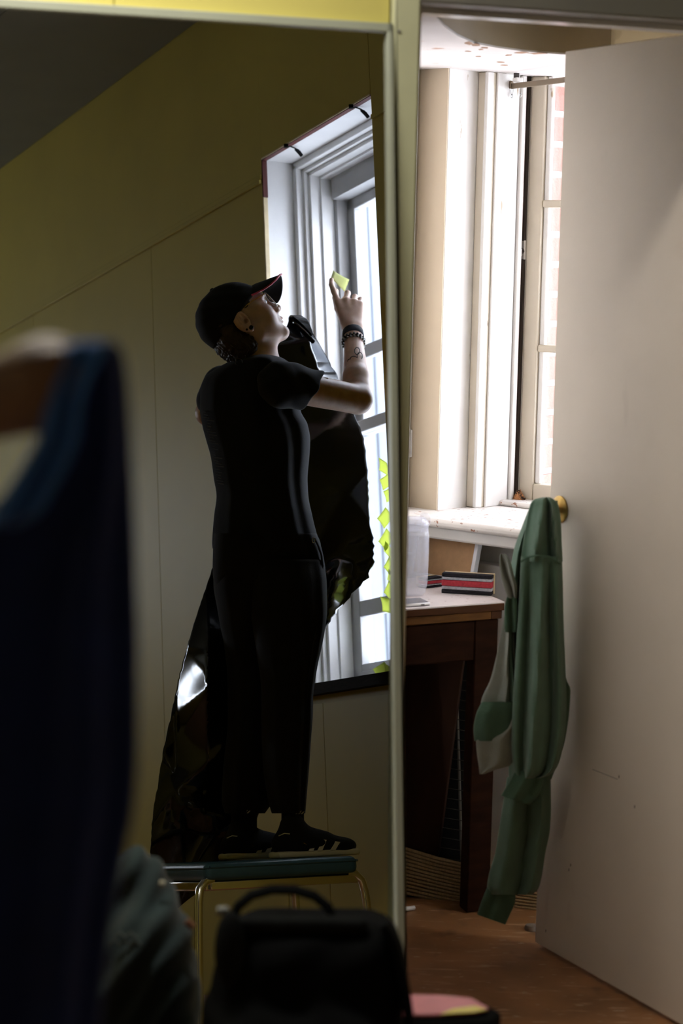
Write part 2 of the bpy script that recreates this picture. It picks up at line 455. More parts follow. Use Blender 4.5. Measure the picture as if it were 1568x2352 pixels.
# leaning mirror frame (stands on the floor, tilts back to the wall)
LEAN = 0.105
def mir(s, o, z): return fw(s, o + 0.012 + (MIR_TOP - z) / MIR_TOP * LEAN, z)
mf = thing('leaning_mirror', 'tall mirror with slim grey-green frame leaning on yellow wall beside the doorway', 'mirror', fw(-0.5, LEAN, 0))
# right edge drawn along the survey line of the frame
def mir_s(u, v):                         # wall coordinate where a sight line meets the leaning plane
    p = prp(u, v, mir(0, 0, 0.5), norm(np.cross(FE, mir(0, 0, 1.0) - mir(0, 0, 0.0)))); return float((p - FJ) @ FE), float(p[2])
(rt, zt), (rb, zb_) = mir_s(899, 92), mir_s(926, 2150)
(it, zit), (ib, zib) = mir_s(886, 92), mir_s(909, 2150)
def edge_s(z, s1, z1, s0, z0): return s0 + (s1 - s0) * (z - z0) / (z1 - z0)
def rs(z): return edge_s(z, rt, zt, rb, zb_)
def ris(z): return edge_s(z, it, zit, ib, zib)
part('frame_rail', MB().bx((-1.0, -0.012, MIR_TOP), (rs(MIR_TOP), 0.008, MIR_TOP + 0.016), mir), FRAME_GREEN, mf, bevel=0.002)
stile = MB(); stile.add([mir((ris(z), rs(z))[i], o, z) for i in (0, 1) for o in (-0.012, 0.008) for z in (0.0, MIR_TOP + 0.016)],
                        [(0, 1, 3, 2), (4, 6, 7, 5), (0, 4, 5, 1), (2, 3, 7, 6), (0, 2, 6, 4), (1, 5, 7, 3)])
part('frame_stile', stile, FRAME_GREEN, mf, bevel=0.002)
part('frame_stile', MB().bx((-1.0, -0.012, 0), (-0.984, 0.008, MIR_TOP), mir), FRAME_GREEN, mf, bevel=0.002)
part('frame_rail', MB().bx((-1.0, -0.012, 0), (rs(0), 0.008, 0.016), mir), FRAME_GREEN, mf, bevel=0.002)
def side_panel(fs, spread):
    a, b = mir(fs(MIR_TOP), -0.012, MIR_TOP), mir(fs(0), -0.012, 0.0)
    def back_to(p):
        c = np.array([0, 0, p[2]]); d = p - c; k = ((FJ + FN * 0.02 - c) @ FN) / (d @ FN)
        return c + d * max(k, 1.0) + FE * spread
    return MB().prism([a, b, back_to(b), back_to(a)], FE * 0.003)
part('gap_cover', side_panel(lambda z: (rs(z) + ris(z)) / 2, 0.004), FRAME_GREEN, mf)  # side panels added to cover the gap between leaning frame and wall
part('gap_cover', side_panel(lambda z: -0.998, 0.0), FRAME_GREEN, mf)

# floors
dr = pr(917, 1600, 1.0); DIV = dr[0] / dr[1]            # divider line x = DIV * y
def dv(y, off=0.0): return np.array([DIV * y + off, y, 0.0])
fl = MB()
fl.prism([(-2.5, -1.7, -0.05), (2.3, -1.7, -0.05), tuple(fw(1.25, 0, -0.05)), tuple(fw(-2.9, 0, -0.05))], (0, 0, 0.05))
fl.prism([tuple(fw(0.0, 0.001, -0.05)), tuple(fw(1.3, 0.001, -0.05)), (1.3, 5.9, -0.05), (DIV * 5.9, 5.9, -0.05)], (0, 0, 0.05))
struct('floor', fl, FLOOR)
# the rest of this room, behind the camera
KX = FJ + FE * 1.10; KW = norm((0.189, -0.982, 0)); KN = np.array([KW[1], -KW[0], 0])      # window wall to the right
if KN[0] > 0: KN = -KN
def kw(t, o, z): return KX + KW * t + KN * o + np.array([0, 0, z])
struct('wall_right', MB().bx((-0.1, -0.12, 0), (6.1, 0, 2.8), kw), CREAM_WALL)
struct('wall_left', MB().box((-2.5, 0.8, 1.4), (0.1, 5.2, 2.8)), CREAM_WALL)
struct('wall_back', MB().box((0, -1.7, 1.4), (5.2, 0.1, 2.8)), CREAM_WALL)
struct('ceiling', MB().prism([(-2.5, -1.7, 2.74), (2.4, -1.7, 2.74), tuple(fw(1.25, 0, 2.74)), tuple(fw(-2.9, 0, 2.74))], (0, 0, 0.05)), CEIL)
def assumed_lamp():  # unseen lamp, assumed from the bright front wall strip and added to light it
    c = fw(-1.0, 0.55, 2.66)
    t = thing('assumed_lamp', 'assumed long white strip lamp, unseen, fixed under the grey ceiling', 'lamp', c + np.array([0, 0, 0.0]))
    R = basis(FE, FN, (0, 0, 1))
    part('housing', MB().box(c + np.array([0, 0, 0.055]), (1.25, 0.16, 0.05), R), mat('white_enamel', (0.8, 0.8, 0.78), 0.4), t, bevel=0.004)
    part('tube', MB().tube([c - FE * 0.58, c + FE * 0.58], 0.018, 12), mat('lit_tube', (0.9, 0.9, 0.85), 0.4, emis=((1.0, 0.93, 0.78), 3.0)), t)
    l = bpy.data.lights.new('assumed_lamp_light', 'AREA'); l.shape = 'RECTANGLE'; l.size = 1.15; l.size_y = 0.10
    l.energy = ASSUMED_LAMP_W; l.color = (1.0, 0.96, 0.88)
    o = bpy.data.objects.new('assumed_lamp_light', l); COL.objects.link(o); o.parent = t
    o.matrix_basis = Matrix.Translation((0, 0, -0.03)) @ Matrix.Rotation(A21, 4, 'Z')
ASSUMED_LAMP_W = 22.0
assumed_lamp()

# divider added between the reflected room and the small room
struct('wall_divider', MB().prism([tuple(dv(3.79, -0.004) + (0, 0, -1.3)), tuple(dv(3.79, 0.004) + (0, 0, -1.3)), tuple(dv(6.1, 0.006) + (0, 0, -1.3)), tuple(dv(6.1, -0.006) + (0, 0, -1.3))], (0, 0, 4.9)), YELLOW)
struct('wall_bounce_sheet', MB().prism([tuple(dv(3.80, 0.005) + (0, 0, 0)), tuple(dv(3.80, 0.008) + (0, 0, 0)), tuple(dv(5.6, 0.010) + (0, 0, 0)), tuple(dv(5.6, 0.007) + (0, 0, 0))], (0, 0, 2.76)), mat('white_bounce_paint', (0.88, 0.82, 0.74), 0.6))  # thin white sheet added to bounce light onto the door

# ================================================================ small room seen through the doorway
QT = np.array([0.75, -0.66, 0]); QT /= np.linalg.norm(QT); QO = np.array([-QT[1], QT[0], 0]); Q0 = np.array([0.25, 5.40, 0])
def q(k, s, z): return Q0 + QT * k + QO * s + np.array([0, 0, z])
KEEP = [(tuple(dv(4.5, 0.004)), tuple(norm((1, -DIV, 0))))]
SOF = 2.05; SIL = 0.92; KR = 0.95
struct('wall_window_room', clip(MB().bx((-0.22, 0.0, 0), (0.0, 0.36, 2.8), q), KEEP), WHITE_PAINT)
struct('wall_window_face', clip(MB().bx((-0.22, -0.004, SIL - 0.0), (-0.001, 0.0, 2.8), q), KEEP), BEIGE)
struct('wall_below_window', clip(MB().bx((-0.24, 0.03, 0), (1.7, 0.36, SIL - 0.035), q), [(tuple(dv(4.5, 0.004)), tuple(norm((1, -DIV, 0))))]), WHITE_PAINT)
struct('wall_beside_window', MB().bx((KR, 0.0, 0), (1.75, 0.36, 2.8), q), WHITE_PAINT)
struct('wall_above_window', clip(MB().bx((-0.22, 0.05, SOF + 0.012), (1.75, 0.40, 2.8), q), KEEP), BEIGE)
struct('ceiling_small_room', MB().prism([tuple(fw(-0.1, 0, 2.76)), tuple(fw(1.3, 0, 2.76)), (1.6, 6.2, 2.76), (0.0, 6.2, 2.76)], (0, 0, 0.05)), PLASTER)
# low curved bulkhead
CURVE = [(0.10, 3.85), (0.125, 3.95), (0.147, 4.103), (0.168, 4.28), (0.191, 4.438), (0.228, 4.62), (0.275, 4.777), (0.33, 4.86), (0.396, 4.93), (0.491, 4.982), (0.602, 4.99)]
back = [(0.70, 4.99), (1.25, 5.05), (0.75, 5.90), (0.15, 5.95), (0.10, 4.6)]
struct('trim_bulkhead', clip(MB().prism([(x, y, SOF + 0.004) for x, y in CURVE + back], (0, 0, 0.70)), KEEP), TAN, angle=50)
struct('trim_soffit', clip(MB().prism([(x, y, SOF) for x, y in CURVE + back], (0, 0, 0.004)), KEEP), PLASTER)
PEEL = mat('bare_brown_plaster', (0.30, 0.17, 0.10), 0.9, var=0.3, scale=40)
rgp = random.Random(5)
for u, v, du, dv_ in ((1076, 99, 9, 4), (1092, 104, 12, 3), (1112, 110, 10, 2), (1104, 114, 7, 1.5), (1196, 121, 16, 2), (1236, 123, 22, 2), (1168, 127, 9, 1.5), (1098, 130, 6, 1.2), (1150, 143, 10, 1.2), (1158, 150, 10, 1.2), (1075, 118, 8, 1.2)):
    part('peeled_patch', MB().prism([prz(u + du * math.cos(a) * rgp.uniform(0.7, 1.2), v + dv_ * math.sin(a) * rgp.uniform(0.6, 1.3), SOF - 0.0005) for a in np.linspace(0, 5.5, 9)], (0, 0, 0.0012)), PEEL, bpy.data.objects['trim_soffit'])
struct('wall_side', MB().prism([(0.606, 4.99, SOF - 0.2), (1.05, 3.9, SOF - 0.2), (1.15, 3.95, SOF - 0.2), (0.70, 5.02, SOF - 0.2)], (0, 0, 0.95)), TAN_LIGHT)
# window
w1 = struct('window_2', MB().bx((0.0, 0.125, SIL), (0.034, 0.36, SOF), q), DIM_TRIM, bevel=0.003)
part('casing', MB().bx((0.0, 0.118, SIL), (0.026, 0.128, SOF), q), DIM_TRIM, w1, bevel=0.003)
part('casing_bead', MB().bx((0.026, 0.112, SIL), (0.036, 0.140, SOF), q), WHITE_PAINT, w1, bevel=0.003)
part('jamb_lining', MB().bx((0.034, 0.15, SIL), (0.040, 0.245, SOF), q), WHITE_PAINT, w1, bevel=0.002)
part('jamb_bead', MB().bx((0.034, 0.250, SIL), (0.046, 0.268, SOF), q), WHITE_PAINT, w1, bevel=0.003)
part('gap', MB().bx((0.034, 0.283, SIL), (0.041, 0.292, SOF), q), DARK_VOID, w1)
def sash_z(v, u=1240): return float(prp(u, v, q(0, 0.30, 0), QO)[2])
ST = 0.088
part('stile', MB().bx((0.043, 0.290, SIL + 0.01), (ST, 0.335, SOF), q), DIM_TRIM, w1, bevel=0.004)
part('stile', MB().bx((KR - 0.06, 0.290, SIL + 0.01), (KR, 0.335, SOF), q), DIM_TRIM, w1, bevel=0.004)
part('jamb_lining', MB().bx((KR - 0.002, 0.12, SIL), (KR + 0.01, 0.36, SOF), q), WHITE_PAINT, w1)
zb = sash_z(1112)
part('bottom_rail', MB().bx((ST, 0.292, SIL + 0.01), (KR - 0.06, 0.333, zb), q), DIM_TRIM, w1, bevel=0.005)
zm = [sash_z(800), sash_z(468)]
for z in zm: part('glazing_bar', MB().bx((ST, 0.294, z - 0.010), (KR - 0.06, 0.333, z + 0.010), q), DIM_TRIM, w1, bevel=0.004)
for k in (0.36, 0.63): part('glazing_bar', MB().bx((k - 0.01, 0.294, zb), (k + 0.01, 0.333, SOF), q), DIM_TRIM, w1, bevel=0.004)
rows = [zb] + zm + [SOF]
for i in range(3):
    for k0, k1 in ((ST, 0.36), (0.36, 0.63), (0.63, KR - 0.06)):
        part('pane', MB().bx((k0, 0.318, rows[i]), (k1, 0.321, rows[i + 1]), q), DIM_PANE, w1)
part('putty_line', MB().bx((ST, 0.300, zb), (ST + 0.016, 0.316, SOF), q), WHITE_PAINT, w1, bevel=0.004)
struct('trim_sill', clip(MB().bx((-0.24, -0.15, SIL - 0.022), (1.3, 0.36, SIL), q), KEEP), SILL_PAINT, bevel=0.008)
ts = bpy.data.objects['trim_sill']
part('sill_moulding', clip(MB().bx((-0.24, -0.125, SIL - 0.055), (1.3, 0.05, SIL - 0.022), q), KEEP), WHITE_PAINT, ts, bevel=0.006)
part('sill_step', MB().bx((0.03, 0.21, SIL), (0.95, 0.30, SIL + 0.014), q), SILL_PAINT, ts, bevel=0.006)
part('apron_board', clip(MB().bx((-0.24, -0.02, 0.55), (1.3, 0.03, 0.80), q), KEEP), WHITE_PAINT, ts, bevel=0.004)
window_portal('daylight_portal', M_R, q(0.48, 0.37, 1.5), -QO, 0.95, 1.15)
# brick outer reveal beyond the glass
bw = struct('wall_brick_reveal', MB().bx((-0.15, 0.37, 0.4), (0.040, 1.2, 2.6), q), mat('pale_mortar', (0.60, 0.55, 0.52), 0.9, bump=0.2))
BRICK = mat('red_brick', (0.30, 0.13, 0.10), 0.85, var=0.18, scale=9, bump=0.3, bscale=50)
bm_h = MB().bx((-0.02, 0.0, 0.0), (0.009, 0.205, 0.062)).mesh('brick_mesh'); bm_h.materials.append(BRICK)
Rq = Matrix((QT.tolist(), QO.tolist(), [0, 0, 1])).transposed().to_4x4()
for r in range(26):
    for c in range(4):
        o = bpy.data.objects.new('brick', bm_h); COL.objects.link(o); o.parent = bw
        o.matrix_world = Matrix.Translation(tuple(q(0.040, 0.372 + c * 0.218, 0.45 + r * 0.080))) @ Rq

# ================================================================ the mirror's reflection, built as a tilted yellow room behind the frame
LH = np.array([-0.52977, 0.84814, 0]); LM = np.array([-0.84814, -0.52977, 0]); L0 = pl(711, 1604, 6.3); L0[2] = 0
def W(a, b, z): return L0 + LH * a + LM * b + np.array([0, 0, z])
INV = M_L.inverted()
def to_l(p): return np.array(INV @ Vector(tuple(p)))
def to_ln(n): return np.array(INV.to_3x3() @ Vector(tuple(n)))
cut_front = (to_l(fw(0, -0.06, 1)), to_ln(-FN))
cut_div = (to_l(dv(4.5, 0.0)), to_ln(norm((-1, DIV, 0))))
A0, A1, Z0, Z1 = -0.482, 0.168, 0.943, 2.64
CEIL_Z = 3.258; RAIL = 2.586
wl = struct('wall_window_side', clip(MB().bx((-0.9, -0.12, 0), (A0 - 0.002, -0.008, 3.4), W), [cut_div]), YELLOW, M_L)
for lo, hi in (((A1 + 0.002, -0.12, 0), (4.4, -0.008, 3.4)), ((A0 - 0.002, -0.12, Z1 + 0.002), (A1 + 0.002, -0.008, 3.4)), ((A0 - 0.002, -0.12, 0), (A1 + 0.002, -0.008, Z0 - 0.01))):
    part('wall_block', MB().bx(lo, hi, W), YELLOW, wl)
# wall panels with open seams, below and above the picture rail
def panels(edges, z0, z1):
    for a, b in zip(edges[:-1], edges[1:]):
        if b - a > 0.02: part('panel', clip(MB().bx((a + 0.001, -0.008, z0), (b - 0.001, 0.0, z1), W), [cut_div]) if a < -0.4 else MB().bx((a + 0.001, -0.008, z0), (b - 0.001, 0.0, z1), W), YELLOW, wl, bevel=0.0008)
SE = [A1 + 0.001, 0.965, 2.0, 3.05, 4.3]
panels(SE, 0.0, RAIL - 0.02)
panels([A0 - 0.001, A1 + 0.003], Z1 + 0.004, CEIL_Z)
panels([A1 + 0.001, 4.3], RAIL - 0.018, CEIL_Z)
panels([-0.75, A0 - 0.001], 0.0, CEIL_Z)
panels([A0, -0.075, A1], 0.0, Z0 - 0.06)
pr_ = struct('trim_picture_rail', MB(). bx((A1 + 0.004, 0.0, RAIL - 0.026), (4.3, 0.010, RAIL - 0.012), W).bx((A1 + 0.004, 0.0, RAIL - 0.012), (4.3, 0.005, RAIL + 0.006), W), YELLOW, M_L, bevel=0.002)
part('rail_piece', clip(MB().bx((-0.75, 0.0, RAIL - 0.026), (A0 - 0.012, 0.010, RAIL - 0.012), W), [cut_div]), YELLOW, pr_)
big = MB().bx((-4.0, -0.12, CEIL_Z), (4.5, 5.5, CEIL_Z + 0.05), W)
lc = struct('ceiling_yellow_room', clip(big, [cut_front, cut_div]), CEIL, M_L)
ce = [-0.9, 1.9, 3.1, 4.4]
for i in range(3):
    part('ceiling_panel', clip(MB().bx((-4.0, (0.0, 0.62, 1.84)[i] + 0.003, CEIL_Z - 0.008), (4.4, (0.62, 1.84, 3.06)[i] - 0.003, CEIL_Z), W), [cut_front, cut_div]), CEIL, lc)
struct('floor_yellow_room', clip(MB().bx((-4.0, -0.12, -0.05), (4.5, 5.5, 0.0), W), [cut_front, cut_div]), FLOOR, M_L)
E0, E1 = (1.4, 1.5), (2.08, 2.6)           # unseen window added in the end wall to brighten the yellow room
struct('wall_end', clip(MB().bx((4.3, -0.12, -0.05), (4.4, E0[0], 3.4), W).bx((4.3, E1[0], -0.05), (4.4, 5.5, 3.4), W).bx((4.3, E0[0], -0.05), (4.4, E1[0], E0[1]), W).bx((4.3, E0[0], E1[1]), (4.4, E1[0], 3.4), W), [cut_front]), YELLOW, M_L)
we = struct('window_added', MB().bx((4.33, E0[0], E0[1]), (4.37, E0[0] + 0.05, E1[1]), W).bx((4.33, E1[0] - 0.05, E0[1]), (4.37, E1[0], E1[1]), W).bx((4.33, E0[0], E0[1]), (4.37, E1[0], E0[1] + 0.05), W)
            .bx((4.33, E0[0], E1[1] - 0.05), (4.37, E1[0], E1[1]), W).bx((4.33, E0[0], 2.0), (4.37, E1[0], 2.04), W), WHITE_PAINT, M_L)
for z0_, z1_ in ((E0[1] + 0.05, 2.0), (2.04, E1[1] - 0.05)): part('pane', MB().bx((4.348, E0[0] + 0.05, z0_), (4.352, E1[0] - 0.05, z1_), W), PANE, we)
window_portal('daylight_portal', M_L, W(4.41, (E0[0] + E1[0]) / 2, (E0[1] + E1[1]) / 2), -LH, E1[0] - E0[0], E1[1] - E0[1])
struct('wall_far_side', clip(MB().bx((-4.0, 4.2, -0.05), (4.5, 4.3, 3.4), W), [cut_front]), YELLOW, M_L)

# window of the yellow room
WIN_WHITE = mat('white_window_paint', (0.82, 0.82, 0.82), 0.45, var=0.05, scale=9, bump=0.06, bscale=30)
ALU = mat('grey_aluminium_sash', (0.42, 0.42, 0.42), 0.4, var=0.05, scale=9, metal=0.0)
CREAM_EDGE = mat('cream_plaster_edge', (0.70, 0.58, 0.36), 0.6, var=0.12, scale=20)
MAROON = mat('maroon_old_paint', (0.10, 0.025, 0.022), 0.5, var=0.2, scale=20)
def ring(b0, b1, a0, a1, z0, z1, wd):    # four boards around an opening, drawn inward by wd
    return [((a0, b0, z0), (a0 + wd, b1, z1)), ((a1 - wd, b0, z0), (a1, b1, z1)), ((a0, b0, z1 - wd), (a1, b1, z1)), ((a0, b0, z0), (a1, b1, z0 + wd))]
wv = thing('window_3', None, None, W(-0.15, 0, Z0), M_L, kind='structure')
def wpart(name, lo, hi, m, bev=0.002): return part(name, MB().bx(lo, hi, W), m, wv, bevel=bev)
for lo, hi in (((A1, -0.34, Z0 - 0.05), (A1 + 0.06, -0.003, Z1 + 0.06)), ((A0 - 0.06, -0.34, Z0 - 0.05), (A0, -0.003, Z1 + 0.06)), ((A0, -0.34, Z1), (A1, -0.003, Z1 + 0.06)), ((A0, -0.34, Z0 - 0.05), (A1, -0.10, Z0))):
    wpart('reveal', lo, hi, WIN_WHITE, 0)
wpart('chipped_edge', (A1 - 0.003, -0.018, 2.515), (A1 + 0.003, 0.001, Z1 + 0.002), MAROON)
wpart('chipped_edge', (A0 + 0.002, -0.018, Z1 - 0.003), (A1, 0.001, Z1 + 0.003), MAROON)
wpart('plaster_edge', (A1 - 0.003, -0.016, Z0), (A1 + 0.003, 0.001, 2.515), CREAM_EDGE)
wpart('plaster_edge', (A0 + 0.002, -0.003, Z1 - 0.0005), (A1, 0.003, Z1 + 0.005), CREAM_EDGE, 0.001)
for b0, b1, wd, nm, m in ((-0.16, -0.112, 0.022, 'casing', WIN_WHITE), (-0.175, -0.135, 0.034, 'casing', WIN_WHITE), (-0.19, -0.150, 0.046, 'casing', WIN_WHITE),
                          (-0.24, -0.185, 0.054, 'stop_bead', WIN_WHITE), (-0.30, -0.232, 0.070, 'track', ALU)):
    for lo, hi in ring(b0, b1, A0, A1, Z0, Z1, wd)[:4 if nm == 'track' else 3]: wpart(nm, lo, hi, m)
wpart('header_box', (A0, -0.30, Z1 - 0.125), (A1 - 0.07, -0.215, Z1 - 0.05), ALU)
def sash(b, z0, z1, a0, a1, wd, bars, nm='sash'):
    for lo, hi in ring(b - 0.018, b + 0.014, a0, a1, z0, z1, wd): wpart(nm, lo, hi, ALU, 0.003)
    for zc, hw in bars: wpart('sash_rail', (a0, b - 0.014, zc - hw), (a1, b + 0.012, zc + hw), ALU, 0.003)
    wpart('pane', (a0 + wd * 0.8, b - 0.002, z0 + wd * 0.8), (a1 - wd * 0.8, b + 0.001, z1 - wd * 0.8), STORM, 0)
sash(-0.285, 1.74, Z1 - 0.12, A0 + 0.05, 0.098, 0.040, [(2.005, 0.021)])
sash(-0.245, Z0 + 0.01, 1.775, A0 + 0.05, 0.102, 0.038, [(1.185, 0.025)])
wpart('sill', (A0 - 0.03, -0.12, Z0 - 0.035), (A1 + 0.06, 0.022, Z0), mat('dark_stained_sill', (0.022, 0.017, 0.012), 0.75, spec=0.1, var=0.2, scale=30, stretch=(1, 1, 6)))
window_portal('daylight_portal', M_L, W((A0 + A1) / 2, -0.35, 1.8), LM, 0.66, 1.75)
# pale boarded wall outside
OUTER = mat('grey_outer_skin', (0.5, 0.51, 0.53), 0.9, var=0.08, scale=8, bump=0.2, bscale=40)  # grey skin added outdoors so yellow bounce stays off the boards
struct('wall_outer_face', clip(MB().bx((-0.9, -0.128, 0), (A0 - 0.06, -0.121, 3.4), W), [cut_div]), OUTER, M_L)
for lo, hi in (((A1 + 0.06, -0.128, 0), (4.4, -0.121, 3.4)), ((A0 - 0.06, -0.128, Z1 + 0.06), (A1 + 0.06, -0.121, 3.4)), ((A0 - 0.06, -0.128, 0), (A1 + 0.06, -0.121, Z0 - 0.05))):
    part('outer_block', MB().bx(lo, hi, W), OUTER, bpy.data.objects['wall_outer_face'])
SID = mat('grey_blue_siding', (0.21, 0.225, 0.25), 0.6, var=0.03, scale=6)
sw = struct('wall_outside_boards', MB().bx((0.30, -1.30, -0.5), (2.3, -1.25, 3.6), W), mat('siding_groove', (0.085, 0.09, 0.10), 0.7), M_L)
sb = MB().bx((0, 0, 0), (0.070, 0.022, 4.1)).mesh('board_mesh'); sb.materials.append(SID)
Rw = Matrix((LH.tolist(), LM.tolist(), [0, 0, 1])).transposed().to_4x4()
for i in range(24):
    o = bpy.data.objects.new('board', sb); COL.objects.link(o); o.parent = sw
    o.matrix_parent_inverse = Matrix.Identity(4)
    o.matrix_basis = Matrix.Translation(tuple(W(0.32 + i * 0.080, -1.25 + 0.006 * (i % 3), -0.5))) @ Rw

# ================================================================ door leaf
DT = np.array([0.467, 4.66, 0]); DH = np.array([0.785, 4.031, 0]); DE = norm(DH - DT); DN = np.array([DE[1], -DE[0], 0])   # DN faces the viewer's side
if DN[0] > 0: DN = -DN
def dp(k, o, z): return DT + DE * k + DN * o + np.array([0, 0, z])
BRASS = mat('aged_brass', (0.50, 0.33, 0.10), 0.35, metal=0.9, var=0.25, scale=60)
dleaf = struct('door_1', MB().bx((0.0, -0.036, 0.012), (0.705, 0.0, 2.026), dp), DOOR_PAINT, bevel=0.002)
kp = prp(1287, 1170, DT, DN); kk = float((kp - DT) @ DE); kz = float(kp[2])
Rd = basis(DE, np.array([0, 0, 1.0]), np.cross(DE, [0, 0, 1.0]))
hd = part('handle_rose', MB().lathe([(0.0, 0.0), (0.030, 0.0), (0.031, 0.004), (0.026, 0.008), (0.013, 0.011), (0.0, 0.011)], dp(kk, 0.0, kz), 24, basis(DE, np.cross(DN, DE), DN)), BRASS, dleaf)
part('knob', MB().lathe([(0.0, 0.008), (0.010, 0.008), (0.009, 0.028), (0.018, 0.036), (0.026, 0.048), (0.024, 0.060), (0.012, 0.066), (0.0, 0.067)], dp(kk, 0.0, kz), 24, basis(DE, np.cross(DN, DE), DN)), BRASS, dleaf)
part('latch_plate', MB().bx((-0.001, -0.027, kz - 0.06), (0.002, -0.009, kz + 0.06), dp), BRASS, dleaf)
for u, v in ((1310, 1987), (1306, 1998), (1253, 2138), (1421, 1784), (1457, 1853)):
    pp = prp(u, v, DT, DN); part('paint_chip', MB().lathe([(0.0, 0.0), (0.0018, 0.0), (0.0, 0.0006)], pp, 8, basis(DE, np.cross(DN, DE) * 2.2, DN)), mat('bare_wood_chip', (0.12, 0.05, 0.03), 0.8), dleaf)
p0_, p1_ = prp(1360, 1767, DT, DN), prp(1418, 1790, DT, DN)
part('scratch', MB().tube([p0_, (p0_ * 2 + p1_) / 3, p1_], 0.0006, 5), mat('dark_scratch', (0.2, 0.17, 0.14), 0.8), dleaf)

# ================================================================ green hooded sweatshirt on the knob
GREEN = mat('sage_green_fleece', (0.150, 0.255, 0.180), 0.95, var=0.08, scale=30, bump=0.15, bscale=400, sheen=0.3, spec=0.2)
GREEN_DK = mat('ribbed_green_cotton', (0.105, 0.195, 0.130), 0.95, var=0.08, scale=30, bump=0.2, bscale=300, sheen=0.2, spec=0.2)
LINING = mat('grey_green_fleece_lining', (0.36, 0.39, 0.33), 0.98, var=0.08, scale=40, bump=0.2, bscale=350, sheen=0.3, spec=0.2)
hood = thing('hooded_sweatshirt', 'sage green hooded sweatshirt hanging from the brass door knob', 'sweatshirt', pr(1230, 1500, 4.52))
part('body', cloth_tube(pr, [(1150, 1222, 1280, 4.555), (1210, 1198, 1287, 4.55), (1270, 1178, 1289, 4.55), (1340, 1168, 1290, 4.55), (1400, 1160, 1290, 4.55), (1480, 1152, 1292, 4.55), (1560, 1158, 1300, 4.55), (1583, 1160, 1310, 4.54), (1620, 1162, 1308, 4.54), (1700, 1166, 1297, 4.54), (1790, 1168, 1266, 4.54)],
     0.020, [(-0.75, 0.0228, 0.12, 0.1), (-0.45, -0.0190, 0.12, 0.1)], 70, 48), GREEN, hood, angle=70)
part('hood', cloth_tube(pr, [(1142, 1246, 1262, 4.53), (1147, 1226, 1272, 4.53), (1160, 1217, 1282, 4.53), (1200, 1208, 1288, 4.525), (1250, 1200, 1290, 4.52), (1290, 1195, 1292, 4.52)],
     0.030, [(-0.2, 0.0228, 0.22, -0.3), (0.35, -0.0190, 0.12, 0.2), (0.62, 0.0190, 0.10, 0.3), (-0.8, -0.0114, 0.2, 0)], 40, 56), GREEN, hood, angle=70)
part('sleeve', cloth_tube(pr, [(1278, 1196, 1290, 4.515), (1340, 1193, 1292, 4.51), (1400, 1190, 1293, 4.505), (1500, 1184, 1297, 4.50), (1600, 1178, 1300, 4.50), (1660, 1175, 1299, 4.50), (1710, 1174, 1293, 4.50), (1750, 1177, 1284, 4.50), (1778, 1182, 1266, 4.50), (1788, 1190, 1240, 4.50)],
     0.034, [(-0.55, -0.0228, 0.16, 0.0), (-0.08, 0.0247, 0.20, -0.35), (0.42, -0.0228, 0.13, 0.15), (0.75, 0.0152, 0.15, 0.1)], 80, 64), GREEN, hood, angle=70)
part('seam', MB().tube([pr(u, v, d) for u, v, d in ((1196, 1290, 4.49), (1212, 1280, 4.472), (1235, 1275, 4.462), (1262, 1279, 4.468), (1286, 1296, 4.486))], 0.0022, 6), GREEN_DK, hood)
part('cuff', cloth_tube(pr, [(1776, 1184, 1250, 4.498), (1790, 1178, 1246, 4.497), (1815, 1164, 1236, 4.496), (1838, 1150, 1216, 4.496)], 0.020, [(-0.2, 0.0076, 0.2, 0), (0.4, -0.0076, 0.2, 0)], 24, 36, tilt=0.32), GREEN_DK, hood, angle=70)
part('inside_out_panel', cloth_tube(pr, [(1398, 1160, 1170, 4.53), (1440, 1153, 1180, 4.53), (1500, 1141, 1182, 4.53), (1560, 1126, 1186, 4.53), (1605, 1106, 1188, 4.53), (1614, 1104, 1188, 4.53)], 0.010, [(0.2, 0.0190, 0.2, 0.3), (0.55, -0.0152, 0.15, 0.2)], 40, 36), LINING, hood, angle=70)
part('turned_edge', cloth_tube(pr, [(1272, 1149, 1160, 4.50), (1280, 1147, 1167, 4.50), (1300, 1147, 1175, 4.50), (1325, 1150, 1181, 4.50), (1350, 1157, 1187, 4.50), (1374, 1166, 1187, 4.505)], 0.013, [(-0.1, -0.0152, 0.25, 0.8), (0.5, 0.0114, 0.2, 0)], 30, 32), LINING, hood, angle=70)
part('pocket_fold', cloth_tube(pr, [(1370, 1164, 1186, 4.505), (1400, 1158, 1188, 4.505), (1440, 1158, 1188, 4.505), (1452, 1160, 1184, 4.51)], 0.014, [(0, -0.0152, 0.3, 0.4)], 20, 28), GREEN_DK, hood, angle=70)
part('hem_band', cloth_tube(pr, [(1612, 1106, 1184, 4.515), (1640, 1093, 1182, 4.512), (1675, 1087, 1180, 4.512), (1702, 1089, 1176, 4.515)], 0.014, [(-0.4, 0.0076, 0.3, 0)], 24, 36), GREEN_DK, hood, angle=70)
part('inside_out_panel', cloth_tube(pr, [(1640, 1166, 1184, 4.51), (1670, 1150, 1182, 4.508), (1702, 1093, 1180, 4.508), (1740, 1096, 1180, 4.508), (1758, 1099, 1172, 4.508), (1768, 1100, 1138, 4.51), (1778, 1101, 1112, 4.512)], 0.009, [(0.3, 0.0114, 0.3, -0.5)], 30, 36), LINING, hood, angle=70)
